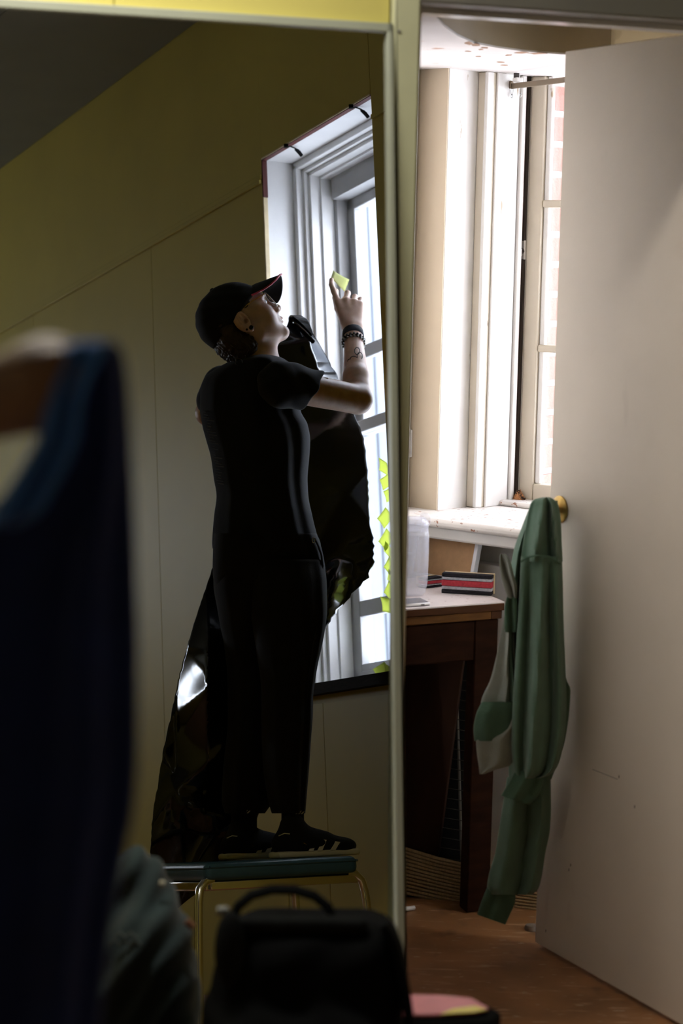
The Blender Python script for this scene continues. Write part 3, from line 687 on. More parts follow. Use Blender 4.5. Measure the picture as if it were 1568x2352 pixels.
part('sleeve', cloth_tube(pr, [(1785, 1164, 1264, 4.57), (1850, 1154, 1265, 4.57), (1900, 1146, 1263, 4.57), (1960, 1136, 1252, 4.57), (2010, 1122, 1244, 4.57), (2040, 1118, 1236, 4.57), (2055, 1126, 1222, 4.57)],
     0.028, [(-0.5, 0.0190, 0.25, 0.1), (0.1, -0.0266, 0.16, 0.35), (0.65, 0.0190, 0.15, 0.2)], 60, 48), GREEN, hood, angle=70)
part('cuff', cloth_tube(pr, [(2042, 1122, 1184, 4.568), (2060, 1114, 1182, 4.566), (2085, 1104, 1172, 4.566), (2112, 1095, 1160, 4.566)], 0.018, [(-0.3, -0.0076, 0.2, 0)], 24, 36, tilt=0.36), GREEN_DK, hood, angle=70)

# ================================================================ desk under the window and what is on it
DC = np.array([0.394, 4.93, 0]); D1 = norm((0.871, 0.491, 0)); D2 = norm((-0.30, 0.954, 0))
def dk(x, y, z): return DC - D1 * x + D2 * y + np.array([0, 0, z])
WOOD = mat('dark_stained_wood', (0.020, 0.0068, 0.0032), 0.6, spec=0.03, var=0.35, scale=12, stretch=(1, 1, 4), bump=0.04)
WOOD_EDGE = mat('brown_wood_edge', (0.065, 0.025, 0.010), 0.55, spec=0.06, var=0.2, scale=20, stretch=(1, 1, 5))
WOOD_LIGHT = mat('amber_wood_rail', (0.13, 0.055, 0.016), 0.55, spec=0.06, var=0.2, scale=20, stretch=(1, 1, 5))
LAMINATE = mat('pale_speckled_desktop', (0.72, 0.64, 0.62), 0.4, var=0.05, scale=20, spots=[((0.30, 0.16, 0.12), 90, 0.68, 0.02, (1, 1, 1))])
desk = thing('wooden_desk', 'dark wooden desk with pale top standing under the small room window', 'desk', dk(0.3, 0.2, 0))
def dpart(nm, lo, hi, m, bev=0.002): return part(nm, clip(MB().bx(lo, hi, dk), KEEP), m, desk, bevel=bev)
dpart('desktop', (0.0, 0.0, 0.757), (0.8, 0.41, 0.760), LAMINATE, 0)
dpart('desktop_edge', (0.0, -0.001, 0.739), (0.8, 0.41, 0.757), WOOD_EDGE)
dpart('front_rail', (0.035, 0.004, 0.719), (0.8, 0.03, 0.739), WOOD_LIGHT)
dpart('side_rail', (0.004, 0.004, 0.719), (0.035, 0.40, 0.739), WOOD_EDGE)
dr_ = dpart('drawer', (0.078, 0.010, 0.622), (0.8, 0.03, 0.717), WOOD, 0.003)
dpart('apron', (0.006, 0.03, 0.622), (0.024, 0.40, 0.719), WOOD)
dpart('leg', (0.012, 0.008, 0.0), (0.078, 0.060, 0.719), WOOD, 0.004)
dpart('leg', (0.012, 0.335, 0.0), (0.078, 0.390, 0.719), WOOD, 0.004)
# water jug
JUG = bpy.data.materials.new('clear_ribbed_plastic'); JUG.use_nodes = True
_n = JUG.node_tree.nodes; _l = JUG.node_tree.links; _b = _n['Principled BSDF']
_b.inputs['Base Color'].default_value = (0.85, 0.85, 0.95, 1); _b.inputs['Roughness'].default_value = 0.12; _b.inputs['Specular IOR Level'].default_value = 0.7
_t = _n.new('ShaderNodeBsdfTransparent'); _m = _n.new('ShaderNodeMixShader'); _m.inputs[0].default_value = 0.24
_l.new(_t.outputs[0], _m.inputs[1]); _l.new(_b.outputs[0], _m.inputs[2]); _l.new(_m.outputs[0], _n['Material Output'].inputs[0])
jc = prz(947, 1366, 0.7605); jg = thing('water_jug', 'tall clear ribbed plastic water jug at the end of the desk', 'jug', jc)
rib = lambda a, z: 1 + (0.07 * math.cos(9 * a) if 0.02 < z < 0.15 else 0)
part('body', MB().lathe([(0.0, 0.0), (0.026, 0.0), (0.031, 0.008), (0.033, 0.03), (0.034, 0.08), (0.034, 0.145), (0.033, 0.160)], jc, 54, wob=rib), JUG, jg, solid=0.0015, angle=80)
part('lid', MB().lathe([(0.034, 0.158), (0.035, 0.168), (0.034, 0.178), (0.028, 0.186), (0.020, 0.190), (0.0, 0.191)], jc, 36), JUG, jg, solid=0.0012, angle=80)
part('spout', MB().prism([jc + np.array(p) for p in ((0.012, -0.012, 0.165), (0.037, -0.006, 0.170), (0.040, -0.002, 0.190), (0.030, -0.004, 0.200), (0.014, -0.010, 0.198))], (0.0, 0.022, 0)), JUG, jg, bevel=0.003)
# picture frame, seen from the back
fb = prz(1085, 1342, 0.7605); fd = QT; fu = norm(QO * 0.24 + np.array([0, 0, 1.0])); fnn = np.cross(fd, fu)
if fnn @ np.array([0, -1, 0]) < 0: fnn = -fnn
def pf(x, y, o): return fb - fd * x + fu * y + fnn * o
frm = thing('picture_frame', 'silver picture frame turned round to show its brown hardboard back', 'picture frame', pf(0.1, 0, 0))
SILVER = mat('silver_moulding', (0.62, 0.62, 0.66), 0.35, metal=0.3, var=0.05)
FWd, FHt = 0.205, 0.146
part('backboard', MB().bx((0.008, 0.008, -0.004), (FWd - 0.008, FHt - 0.008, 0.002), pf), mat('hardboard', (0.42, 0.24, 0.12), 0.8, var=0.08, scale=60), frm)
for lo, hi in (((0, 0, -0.012), (0.011, FHt, 0.005)), ((FWd - 0.011, 0, -0.012), (FWd, FHt, 0.005)), ((0.011, 0, -0.012), (FWd - 0.011, 0.010, 0.005)), ((0.011, FHt - 0.010, -0.012), (FWd - 0.011, FHt, 0.005))):
    part('moulding', MB().bx(lo, hi, pf), SILVER, frm, bevel=0.0015)
hk = [pf(0.072 + 0.004 * math.sin(a) * (1 if a < 5.2 else 0.4), FHt - 0.016 - 0.007 * (1 - math.cos(a)), 0.004) for a in np.linspace(0, 5.8, 16)]
part('hook', MB().tube(hk, 0.0008, 6), mat('wire', (0.3, 0.3, 0.3), 0.4, metal=0.8), frm)
# felt erasers
FELT = {'black_felt': (0.022, 0.020, 0.024), 'grey_felt': (0.40, 0.40, 0.43), 'red_felt': (0.42, 0.045, 0.06)}
for k_, c_ in FELT.items(): mat(k_, c_, 0.98, var=0.2, scale=200, bump=0.3, bscale=300, spec=0.1)
ERW = mat('plain_wood_back', (0.55, 0.42, 0.25), 0.6, var=0.1, scale=40)
def eraser(base, xd, w, h, label):
    yd = np.array([-xd[1], xd[0], 0])
    def e(x, y, z): return base + xd * x + yd * y + np.array([0, 0, z])
    t = thing('felt_eraser', label, 'eraser', e(w / 2, 0, 0), group='striped board erasers on the desk')
    part('back', MB().bx((0.002, 0.026, 0.0), (w + 0.002, 0.036, h), e), ERW, t, bevel=0.001)
    for i, c in enumerate(('black_felt', 'grey_felt', 'red_felt', 'grey_felt', 'black_felt')):
        a = (0, 0.19, 0.36, 0.66, 0.81, 1.0)
        part('felt_strip', MB().bx((0, 0.001 * (i % 2), a[i] * h + 0.0004), (w, 0.026, a[i + 1] * h - 0.0004), e), MATS[c], t, bevel=0.0015)
b0_, b1_ = prz(1013, 1362, 0.7605), prz(1128, 1369, 0.7605)
eraser(b0_, norm(b1_ - b0_), float(np.linalg.norm(b1_ - b0_)), 0.050, 'striped felt eraser with red centre, in front of the picture frame')
b2_ = prz(976, 1352, 0.7605)
eraser(b2_, norm((0.75, 0.66, 0)), 0.060, 0.026, 'smaller striped felt eraser lying between jug and picture frame')
# phone
ph = prz(984, 1389, 0.7605)
phn = thing('mobile_phone', 'silver mobile phone lying at the front edge of the desk', 'phone', ph)
def pq(x, y, z): return ph - D1 * x + D2 * y + np.array([0, 0, z])
part('case', clip(MB().bx((0.0, -0.012, 0.0), (0.09, 0.058, 0.0075), pq), KEEP), mat('silver_case', (0.55, 0.53, 0.52), 0.3, metal=0.5), phn, bevel=0.0025)
part('screen', clip(MB().bx((0.003, -0.009, 0.0075), (0.09, 0.055, 0.0082), pq), KEEP), mat('phone_glass', (0.10, 0.10, 0.12), 0.12, coat=1.0), phn)
part('port', MB().bx((0.016, -0.0125, 0.002), (0.026, -0.0115, 0.005), pq), DARK_VOID, phn)

# ================================================================ under the desk
bd = MB().prism([pr(912, 1500, 5.06), pr(1066, 1500, 5.06), pr(1005, 1965, 5.03), pr(990, 2072, 5.02), pr(905, 2058, 5.02)], (0.006, 0.018, 0))
solo('leaning_board', clip(bd, KEEP), mat('brown_panel_board', (0.028, 0.0105, 0.005), 0.6, spec=0.1, var=0.15, scale=14, stretch=(2, 2, 0.6)), 'brown wooden board leaning on its end under the desk', 'board', bevel=0.001)
wr = thing('wire_rack', 'black wire rack standing behind the brown board under the desk', 'rack', pr(1045, 2070, 5.12))
BLK = mat('black_enamel', (0.005, 0.005, 0.005), 0.6, spec=0.12); WIRE = mat('dull_wire', (0.045, 0.040, 0.032), 0.6, spec=0.1)
part('void_sheet', clip(MB().prism([pr(925, 1500, 5.17), pr(1092, 1500, 5.14), pr(1090, 2090, 5.02), pr(925, 2070, 5.06)], (0.002, 0.008, 0)), KEEP), BLK, wr)  # black sheet added for the dark void behind the wires
part('upright', MB().tube([pr(1049, 1600, 5.10), pr(1055, 1800, 5.06), pr(1062, 2060, 5.01)], 0.0035, 8), mat('grey_upright', (0.10, 0.09, 0.075), 0.6, spec=0.1), wr)
for i in range(21):
    v = 1560 + i * 23
    part('wire', MB().tube([pr(1008 - i * 1.0, v - 8, 5.12 - i * 0.0045), pr(1092, v + 8, 5.09 - i * 0.0045)], 0.0011, 5), WIRE, wr)
rm = thing('ribbed_reed_mat', 'low beige ribbed reed mat standing on edge along the wall', 'mat', pr(1050, 2078, 5.0))
RD = mat('tan_reed', (0.30, 0.20, 0.10), 0.75, var=0.2, scale=80, stretch=(3, 3, 1))
for i in range(13):
    f = i / 12; path = []
    for u, vt, vb, d in ((928, 1948, 2050, 5.015), (1000, 1970, 2066, 5.005), (1075, 1988, 2082, 4.995), (1160, 2004, 2093, 4.965), (1246, 2018, 2104, 4.93)):
        path.append(pr(u, vt + (vb - vt) * f, d))
    part('reed', MB().tube(path, 0.0041, 8), RD, rm)
solo('trim_base', clip(MB().prism([pr(928, 2052, 5.09), pr(1160, 2104, 4.965), pr(1246, 2113, 4.915), pr(1246, 2128, 4.915), pr(1160, 2118, 4.965), pr(928, 2062, 5.09)], (0.01, 0.018, 0)), KEEP), WHITE_PAINT, kind='structure')
solo('chalk_stick', MB().tube([prz(927, 2088, 0.006), prz(952, 2085, 0.006)], 0.0055, 12), mat('chalk_white', (0.75, 0.72, 0.68), 0.9), 'short white chalk stick lying on the floor by the mirror edge', 'chalk', bevel=0.001)
solo('rubber_stopper', MB().lathe([(0.0, 0.0), (0.016, 0.0), (0.017, 0.006), (0.014, 0.012), (0.0, 0.013)], prz(1220, 2136, 0.0), 18), mat('dirty_rubber', (0.22, 0.17, 0.14), 0.8), 'small pale round stopper on the floor near the bottom of the door', 'stopper')

# ================================================================ fittings of the old window
lt = prp(1197, 575, q(0, 0.289, 0), QO); lk = float((lt - Q0) @ QT); lz = float(lt[2])
part('latch_plate', MB().bx((lk - 0.002, 0.283, lz - 0.024), (lk + 0.014, 0.290, lz + 0.026), q), WHITE_PAINT, w1, bevel=0.001)
part('latch_lever', MB().prism([q(lk + 0.012, 0.277, lz - 0.016), q(lk + 0.012, 0.277, lz + 0.004), q(lk - 0.026, 0.268, lz + 0.006), q(lk - 0.026, 0.268, lz + 0.001)], -QO * 0.008), WHITE_PAINT, w1, bevel=0.002)
part('latch_boss', MB().lathe([(0.008, 0), (0.008, 0.012), (0.0, 0.012)], q(lk + 0.006, 0.288, lz - 0.002), 12, basis(QT, (0, 0, 1), -QO)), DARK_VOID, w1)
part('chipped_hole', sdf_mesh([el(q(lk - 0.012, 0.284, lz + 0.022), (0.006, 0.006, 0.010), k=0.004), el(q(lk - 0.008, 0.284, lz + 0.012), (0.006, 0.006, 0.006), k=0.004)], 0.0015), DARK_VOID, w1)
ra, rb_ = prp(1176, 198, q(0, 0.20, 0), QO), prp(1292, 184, q(0, 0.10, 0), QO)
rail = thing('curtain_rail', 'short brown metal curtain rail with hooks across the top of the window', 'curtain rail', ra)
RAILM = mat('brown_metal', (0.20, 0.15, 0.10), 0.4, metal=0.6, var=0.2)
rd = norm(rb_ - ra); ru_ = np.array([0, 0, 1.0]); rn = np.cross(rd, ru_)
part('bar', MB().box((ra + rb_) / 2 + rd * 0.12, (float(np.linalg.norm(rb_ - ra)) + 0.24, 0.006, 0.014), basis(rd, rn, ru_)), RAILM, rail, bevel=0.001)
part('bracket', MB().box(ra + rd * 0.028 + np.array([0, 0, 0.014]), (0.022, 0.02, 0.012), basis(rd, rn, ru_)), WHITE_PAINT, rail, bevel=0.002)
part('bracket_stem', MB().box(ra + rd * 0.020 + np.array([0, 0, 0.026]), (0.008, 0.012, 0.030), basis(rd, rn, ru_)), DARK_VOID, rail)
part('end_stop', MB().box(ra - rd * 0.006 + np.array([0, 0, 0.004]), (0.010, 0.010, 0.020), basis(rd, rn, ru_)), RAILM, rail, bevel=0.002)
for x in (0.0, 0.045):
    c = ra + rd * x + np.array([0, 0, -0.013])
    part('hook', MB().tube([c + rd * 0.006 * math.cos(a) + np.array([0, 0, 0.010 * math.sin(a)]) for a in np.linspace(1.6, 7.4, 18)], 0.0012, 6), mat('steel_hook', (0.5, 0.5, 0.5), 0.3, metal=0.8), rail)
    part('eye', MB().tube([c + rd * 0.005 * math.cos(a) + np.array([0, 0, -0.012 + 0.005 * math.sin(a)]) for a in np.linspace(0, 6.28, 14)], 0.0010, 6), MATS['steel_hook'], rail)
rw = prp(1186, 1162, q(0, 0.27, 0), QO)
rng = np.random.RandomState(3); pr_rot = [el(rw + QT * x + np.array([0, 0, z]), (0.008, 0.008, h), k=0.004) for x, z, h in zip(np.linspace(-0.022, 0.024, 9), (0, 0.006, 0.010, 0.006, 0.012, 0.020, 0.012, 0.010, 0.004), (0.008, 0.012, 0.016, 0.014, 0.018, 0.022, 0.018, 0.014, 0.008))]
part('rotten_wood', sdf_mesh(pr_rot, 0.0014, disp=lambda X, Y, Z: 0.0035 * np.sin(X * 900 + Z * 300) * np.sin(Z * 700 + Y * 500) + 0.003 * np.sin(Y * 1300 + X * 400)),
     mat('rotten_orange_wood', (0.45, 0.20, 0.08), 0.9, var=0.3, scale=60, spots=[((0.04, 0.02, 0.012), 70, 0.50, 0.08, (1, 1, 0.4))]), w1, angle=20)
sk = thing('wall_switch', 'small white wall switch with orange button on the beige wall by the jamb', 'switch', q(-0.088, -0.012, 1.06))
_s = prp(941, 1020, q(0, -0.005, 0), QO); _k = float((_s - Q0) @ QT)
part('plate', MB().bx((_k - 0.012, -0.012, _s[2] - 0.035), (_k + 0.008, -0.004, _s[2] + 0.04), q), WHITE_PAINT, sk, bevel=0.003)
part('rocker', MB().bx((_k - 0.006, -0.017, _s[2] - 0.008), (_k + 0.005, -0.011, _s[2] + 0.012), q), mat('orange_rocker', (0.65, 0.30, 0.12), 0.5), sk, bevel=0.002)

# ================================================================ foreground: added bench, bags, magazine
BLACK_CLOTH = mat('black_nylon', (0.003, 0.0033, 0.0036), 0.85, spec=0.1, var=0.2, scale=60, bump=0.1, bscale=200)
GREY_CLOTH = mat('charcoal_nylon', (0.010, 0.011, 0.011), 0.85, spec=0.1, var=0.2, scale=60, bump=0.1, bscale=200)
bn = thing('added_bench', 'added low black bench that carries the backpack and the heaped jacket', 'bench', (-0.1, 2.95, 0))  # bench is out of view, added to support the bags and jacket
part('top', MB().box((-0.12, 2.98, 0.265), (1.0, 0.66, 0.03)), BLACK_CLOTH, bn, bevel=0.004)
for x in (-0.58, 0.34):
    for y in (2.70, 3.26): part('leg', MB().box((x, y, 0.125), (0.04, 0.04, 0.25)), BLACK_CLOTH, bn)
BD = 2.9
bc = pr(705, 2200, BD); px = BD / F
bp = thing('backpack', 'black backpack standing in front of the mirror with its carry handle up', 'backpack', (bc[0], BD, 0.28))
bags = [bxs((bc[0] + 0.010, BD, 0.458), (0.128, 0.080, 0.172), rotz(0.05), rad=0.055, k=0.02), bxs((bc[0] - 0.01, BD - 0.070, 0.40), (0.115, 0.045, 0.118), rotz(0.05), rad=0.035, k=0.03),
        bxs((bc[0] + 0.015, BD - 0.01, 0.575), (0.112, 0.06, 0.052), rotz(0.03), rad=0.045, k=0.03), el((bc[0] - 0.105, BD - 0.03, 0.44), (0.045, 0.05, 0.14), k=0.03), el((bc[0] - 0.085, BD - 0.02, 0.585), (0.03, 0.035, 0.035), k=0.02)]
part('body', sdf_mesh(bags, 0.006, disp=lambda X, Y, Z: 0.003 * np.sin(X * 60 + 3 * np.sin(Z * 25)) * np.sin(Z * 45)), BLACK_CLOTH, bp, angle=60)
part('handle', MB().tube([pr(u, v, BD - 0.02) for u, v in ((534, 2112), (546, 2082), (578, 2056), (625, 2043), (675, 2044), (722, 2058), (754, 2084), (766, 2112))], 0.010, 12, flat=0.7), BLACK_CLOTH, bp)
part('strap', MB().tube([pr(u, v, BD - 0.06) for u, v in ((880, 2120), (905, 2165), (922, 2230), (934, 2300), (942, 2360), (946, 2480))], 0.016, 12, flat=0.45), BLACK_CLOTH, bp)
part('side_panel', sdf_mesh([el(pr(528, 2180, BD - 0.075), (0.022, 0.014, 0.055), k=0.01)], 0.004), GREY_CLOTH, bp, angle=60)
part('lid_panel', sdf_mesh([bxs(pr(690, 2122, BD - 0.055), (0.095, 0.012, 0.012), rotz(0.03), rad=0.012)], 0.004), GREY_CLOTH, bp, angle=60)
part('buckle', MB().box(pr(512, 2092, BD - 0.05), (0.018, 0.012, 0.012)), mat('pale_plastic', (0.25, 0.26, 0.24), 0.4), bp, bevel=0.003)
TEAL = mat('dark_teal_fabric', (0.013, 0.030, 0.031), 0.85, var=0.25, scale=20, bump=0.15, bscale=150, sheen=0.2)
JD = 3.05
jk = thing('heaped_jacket', 'dark teal jacket heaped beside the backpack, faint pale print on its side', 'jacket', pr(330, 2300, JD))
part('fabric', sdf_mesh([el(pr(315, 1992, JD), (0.022, 0.03, 0.026), k=0.02), el(pr(335, 2040, JD), (0.034, 0.05, 0.045), k=0.03), el(pr(345, 2120, JD - 0.02), (0.056, 0.07, 0.045), k=0.03), el(pr(350, 2185, JD - 0.02), (0.060, 0.075, 0.045), k=0.03),
                         el(pr(300, 2190, JD - 0.04), (0.07, 0.06, 0.05), k=0.03), el(pr(320, 2262, JD), (0.075, 0.075, 0.05), k=0.03), el(pr(250, 2120, JD + 0.02), (0.06, 0.06, 0.09), k=0.03), bxs((pr(300, 2420, JD)[0], JD, 0.40), (0.10, 0.09, 0.115), rad=0.05, k=0.04)],
                        0.005, disp=lambda X, Y, Z: 0.0035 * np.sin(Z * 75 + 9 * np.sin(X * 16 + 1) + 6 * np.sin(Y * 13)) + 0.002 * np.sin(Z * 40 - X * 70)), TEAL, jk, angle=70)
prt = MB()
for i in range(5):
    a = pr(252 + 12 * i, 2170 - (i % 2) * 18, JD - 0.098); prt.tube([a, a + np.array([0.008, -0.003, 0.008]), a + np.array([0.016, -0.003, 0.0])], 0.0022, 6)
part('print', prt, mat('faded_print', (0.10, 0.12, 0.11), 0.8), jk)
part('toggle', MB().tube([pr(366, 2028, JD - 0.05), pr(378, 2030, JD - 0.05)], 0.0045, 8), mat('cream_toggle', (0.5, 0.48, 0.36), 0.5), jk)
part('toggle', MB().tube([pr(428, 2115, JD - 0.06), pr(444, 2130, JD - 0.06)], 0.006, 8), mat('copper_toggle', (0.30, 0.14, 0.08), 0.4, metal=0.4), jk)
rp = pr(318, 2400, 2.78)
solo('red_pouch', sdf_mesh([bxs((rp[0], 2.78, 0.385), (0.028, 0.03, 0.105), rad=0.02, k=0.02), el((rp[0] + 0.012, 2.765, 0.47), (0.012, 0.02, 0.02), k=0.01)], 0.004, disp=lambda X, Y, Z: 0.002 * np.sin(X * 200 + Z * 90)), mat('dark_red_nylon', (0.10, 0.008, 0.008), 0.6, var=0.3, scale=50), 'small dark red pouch standing at the foot of the heaped jacket', 'pouch')
cs = prz(1010, 2340, 0.457)
solo('black_case', MB().prism([prz(820, 2352, 0.4540), prz(1128, 2349, 0.4540), prz(1152, 2324, 0.4540), prz(1100, 2296, 0.4540), prz(850, 2292, 0.4540)], (0, 0, -0.173)), BLACK_CLOTH, 'flat-topped black case beside the backpack, carrying the pink magazine', 'case', bevel=0.006)
mgz = thing('magazine', 'pink and yellow magazine lying on the black case', 'magazine', cs)
part('cover', MB().prism([prz(850, 2338, 0.4560), prz(1000, 2337, 0.4560), prz(1090, 2330, 0.4560), prz(1122, 2322, 0.4560), prz(1080, 2298, 0.4560), prz(1000, 2292, 0.4560), prz(855, 2290, 0.4560)], (0, 0, 0.005)), mat('pink_print', (0.64, 0.20, 0.22), 0.4, var=0.15, scale=18), mgz, bevel=0.001)
part('yellow_strip', MB().prism([prz(1010, 2331, 0.4611), prz(1088, 2326, 0.4611), prz(1118, 2320, 0.4611), prz(1092, 2311, 0.4611), prz(1040, 2318, 0.4611)], (0, 0, 0.001)), mat('yellow_print', (0.75, 0.62, 0.10), 0.4), mgz)

# ================================================================ blue shirt held up at the left
NAVY = mat('deep_blue_jersey', (0.006, 0.026, 0.16), 0.9, var=0.2, scale=20, sheen=0.3, bump=0.1, bscale=200)
SKYB = mat('mid_blue_ribbing', (0.05, 0.27, 0.95), 0.9, var=0.15, scale=20, sheen=0.3)
GD = 1.47
sh = thing('blue_shirt', 'deep blue shirt with lighter neckband held up at the left edge, out of focus', 'shirt', pr(100, 2352, GD))
part('body', cloth_tube(pr, [(778, 190, 255, GD), (795, 145, 278, GD), (850, 128, 291, GD), (930, 112, 298, GD), (1010, 92, 302, GD), (1100, 36, 306, GD), (1165, -20, 309, GD), (1300, -150, 313, GD), (1500, -220, 318, GD), (1700, -230, 318, GD), (1850, -230, 310, GD), (1950, -230, 290, GD), (2100, -230, 262, GD), (2352, -230, 232, GD), (2750, -220, 215, GD)],
     0.022, [(0.55, 0.010, 0.15, 0.1), (0.2, -0.008, 0.15, -0.2), (0.8, -0.006, 0.1, 0)], 80, 64), NAVY, sh, angle=70)
part('neckband', cloth_tube(pr, [(782, 180, 240, GD - 0.012), (800, 138, 240, GD - 0.02), (860, 122, 212, GD - 0.025), (930, 106, 190, GD - 0.025), (1000, 88, 182, GD - 0.025), (1060, 56, 160, GD - 0.025), (1120, 18, 128, GD - 0.025), (1180, -18, 92, GD - 0.025), (1210, -40, 40, GD - 0.02)],
     0.012, [(0.05, -0.010, 0.18, 0.1), (-0.45, 0.008, 0.2, 0.0), (0.55, 0.007, 0.2, 0.0)], 50, 48), SKYB, sh, angle=70)
SKIN2 = mat('tan_skin', (0.42, 0.25, 0.15), 0.5, var=0.06, scale=30)  # one even tan for arm and body
hp = lambda u, v, d=GD: pr(u, v, d)
el_, wrst, shd = hp(-430, 1040, 1.58), hp(30, 905, 1.48), np.array([-0.60, 1.76, 1.33])
arm2 = [rc(shd, el_, 0.048, 0.040, 0.02), rc(el_, hp(-180, 960, 1.52), 0.040, 0.036, 0.02), rc(hp(-180, 960, 1.52), wrst, 0.036, 0.026, 0.02), rc(wrst, hp(110, 880), 0.027, 0.032, 0.015), el(hp(120, 882), (0.036, 0.024, 0.030), k=0.015)]
for i, (dv_, r_) in enumerate(((-34, 0.0085), (-10, 0.009), (14, 0.0088), (36, 0.0075))):
    b_ = hp(140, 870 + dv_, GD + 0.012); arm2 += [rc(b_, hp(205, 862 + dv_, GD + 0.030), r_, r_, 0.006), rc(hp(205, 862 + dv_, GD + 0.030), hp(212, 880 + dv_, GD - 0.002), r_, r_ * 0.95, 0.006), rc(hp(212, 880 + dv_, GD - 0.002), hp(172, 885 + dv_, GD - 0.010), r_ * 0.95, r_ * 0.85, 0.006)]
arm2 += [rc(hp(80, 850, GD - 0.02), hp(135, 835, GD - 0.028), 0.011, 0.010, 0.01), rc(hp(135, 835, GD - 0.028), hp(180, 845, GD - 0.024), 0.010, 0.008, 0.006)]
arm2 += [rc((-0.78, 1.80, 1.36), (-0.78, 1.80, 1.50), 0.06, 0.055, 0.03), el((-0.78, 1.78, 1.62), (0.078, 0.098, 0.12), k=0.03), rc((-0.60, 1.76, 1.33), (-0.92, 1.84, 1.34), 0.055, 0.055, 0.05), rc((-0.76, 1.8, 1.30), (-0.76, 1.82, 0.95), 0.13, 0.14, 0.05), rc((-0.70, 1.80, 0.92), (-0.69, 1.80, 0.10), 0.085, 0.045, 0.04), rc((-0.87, 1.84, 0.92), (-0.88, 1.84, 0.10), 0.085, 0.045, 0.04),
         rc((-0.69, 1.80, 0.06), (-0.66, 1.66, 0.045), 0.045, 0.04, 0.03), rc((-0.88, 1.84, 0.06), (-0.86, 1.70, 0.045), 0.045, 0.04, 0.03), rc((-0.92, 1.84, 1.33), (-0.98, 1.84, 1.05), 0.046, 0.038, 0.03), rc((-0.98, 1.84, 1.05), (-0.94, 1.70, 0.88), 0.036, 0.026, 0.02)]
per2 = thing('person', 'person standing past the left edge, bare forearm reaching in to hold the blue shirt', 'person', (-0.77, 1.8, 0))
part('body', sdf_mesh(arm2, 0.0065), SKIN2, per2, angle=80)
part('dark_top', sdf_mesh([rc((-0.77, 1.80, 1.27), (-0.77, 1.82, 0.95), 0.155, 0.16, 0.05), rc((-0.60, 1.76, 1.335), (-0.93, 1.84, 1.345), 0.072, 0.072, 0.06), rc(shd, (shd + el_) / 2, 0.064, 0.066, 0.03), rc((-0.92, 1.84, 1.33), (-0.955, 1.84, 1.18), 0.066, 0.066, 0.03)], 0.010, disp=lambda X, Y, Z: 0.004 * np.sin(Z * 40 + X * 20)), BLACK_CLOTH, per2, angle=80)
part('trousers', sdf_mesh([rc((-0.70, 1.80, 0.90), (-0.69, 1.80, 0.10), 0.105, 0.075, 0.04), rc((-0.87, 1.84, 0.90), (-0.88, 1.84, 0.10), 0.105, 0.075, 0.04)], 0.012), BLACK_CLOTH, per2, angle=80)
part('hair', sdf_mesh([el((-0.79, 1.80, 1.66), (0.090, 0.108, 0.095), k=0.02), half((-0.75, 1.72, 1.62), (0.2, -1, -0.6))], 0.008), mat('dark_brown_hair', (0.02, 0.012, 0.008), 0.6, bump=0.4, bscale=120), per2, angle=80)

# ================================================================ yellow room: padded stool
pl_base = pl
def pl(u, v, d): return pl_base(u, v, d + 0.24)     # everyone stands this much nearer the window wall
BF = norm((0.848, 0.53, 0)); BR = norm((0.53, -0.848, 0)); UP = np.array([0, 0, 1.0])
SEAT_Z = 0.436
sm = pl(655, 1985, 5.33); SC = np.array([sm[0], sm[1], 0]) - BR * 0.20
def st(x, y, z): return SC + BF * x + BR * y + np.array([0, 0, z])
CHROME = mat('chrome_tube', (0.75, 0.72, 0.62), 0.15, metal=1.0)
TEALV = mat('teal_vinyl', (0.032, 0.088, 0.115), 0.35, var=0.1, scale=20, bump=0.05, bscale=120)
stool = thing('padded_stool', 'stool with dark teal vinyl seat on shiny tube legs, stood on by the person', 'stool', st(0, 0, 0), M_L)
part('seat', sdf_mesh([bxs(st(0, 0, SEAT_Z - 0.024), (0.232, 0.195, 0.024), basis(BF, BR, UP), rad=0.018, k=0.01)], 0.006, disp=lambda X, Y, Z: 0 * X), TEALV, stool, angle=70)
part('piping', MB().tube([st(x, y, SEAT_Z - 0.012) for x, y in ((-0.222, 0.194), (0.222, 0.194), (0.232, 0.185), (0.232, -0.185), (0.222, -0.194), (-0.222, -0.194), (-0.232, -0.185), (-0.232, 0.185), (-0.222, 0.194))], 0.0035, 6), TEALV, stool)
for y in (0.175, -0.175): part('seat_rail', MB().bx((-0.215, y - 0.010, SEAT_Z - 0.072), (0.235, y + 0.010, SEAT_Z - 0.048), st), CHROME, stool, bevel=0.004)
for x in (-0.215, 0.235): part('seat_rail', MB().bx((x - 0.010, -0.175, SEAT_Z - 0.072), (x + 0.010, 0.175, SEAT_Z - 0.048), st), CHROME, stool, bevel=0.004)
for sx in (-1, 1):
    for sy in (-1, 1):
        c = st(0, 0, 0)
        path = [st(sx * 0.205, sy * 0.175, SEAT_Z - 0.045), st(sx * 0.228, sy * 0.178, SEAT_Z - 0.048), st(sx * 0.246, sy * 0.182, SEAT_Z - 0.066), st(sx * 0.253, sy * 0.186, SEAT_Z - 0.10), st(sx * 0.262, sy * 0.196, 0.20), st(sx * 0.272, sy * 0.208, 0.010)]
        lg = part('leg', MB().tube(path, 0.0115, 12), CHROME, stool)
        part('foot_cap', MB().lathe([(0.0, 0.0), (0.015, 0.0), (0.015, 0.02), (0.0, 0.02)], st(sx * 0.272, sy * 0.208, 0.0), 12), BLK, lg)

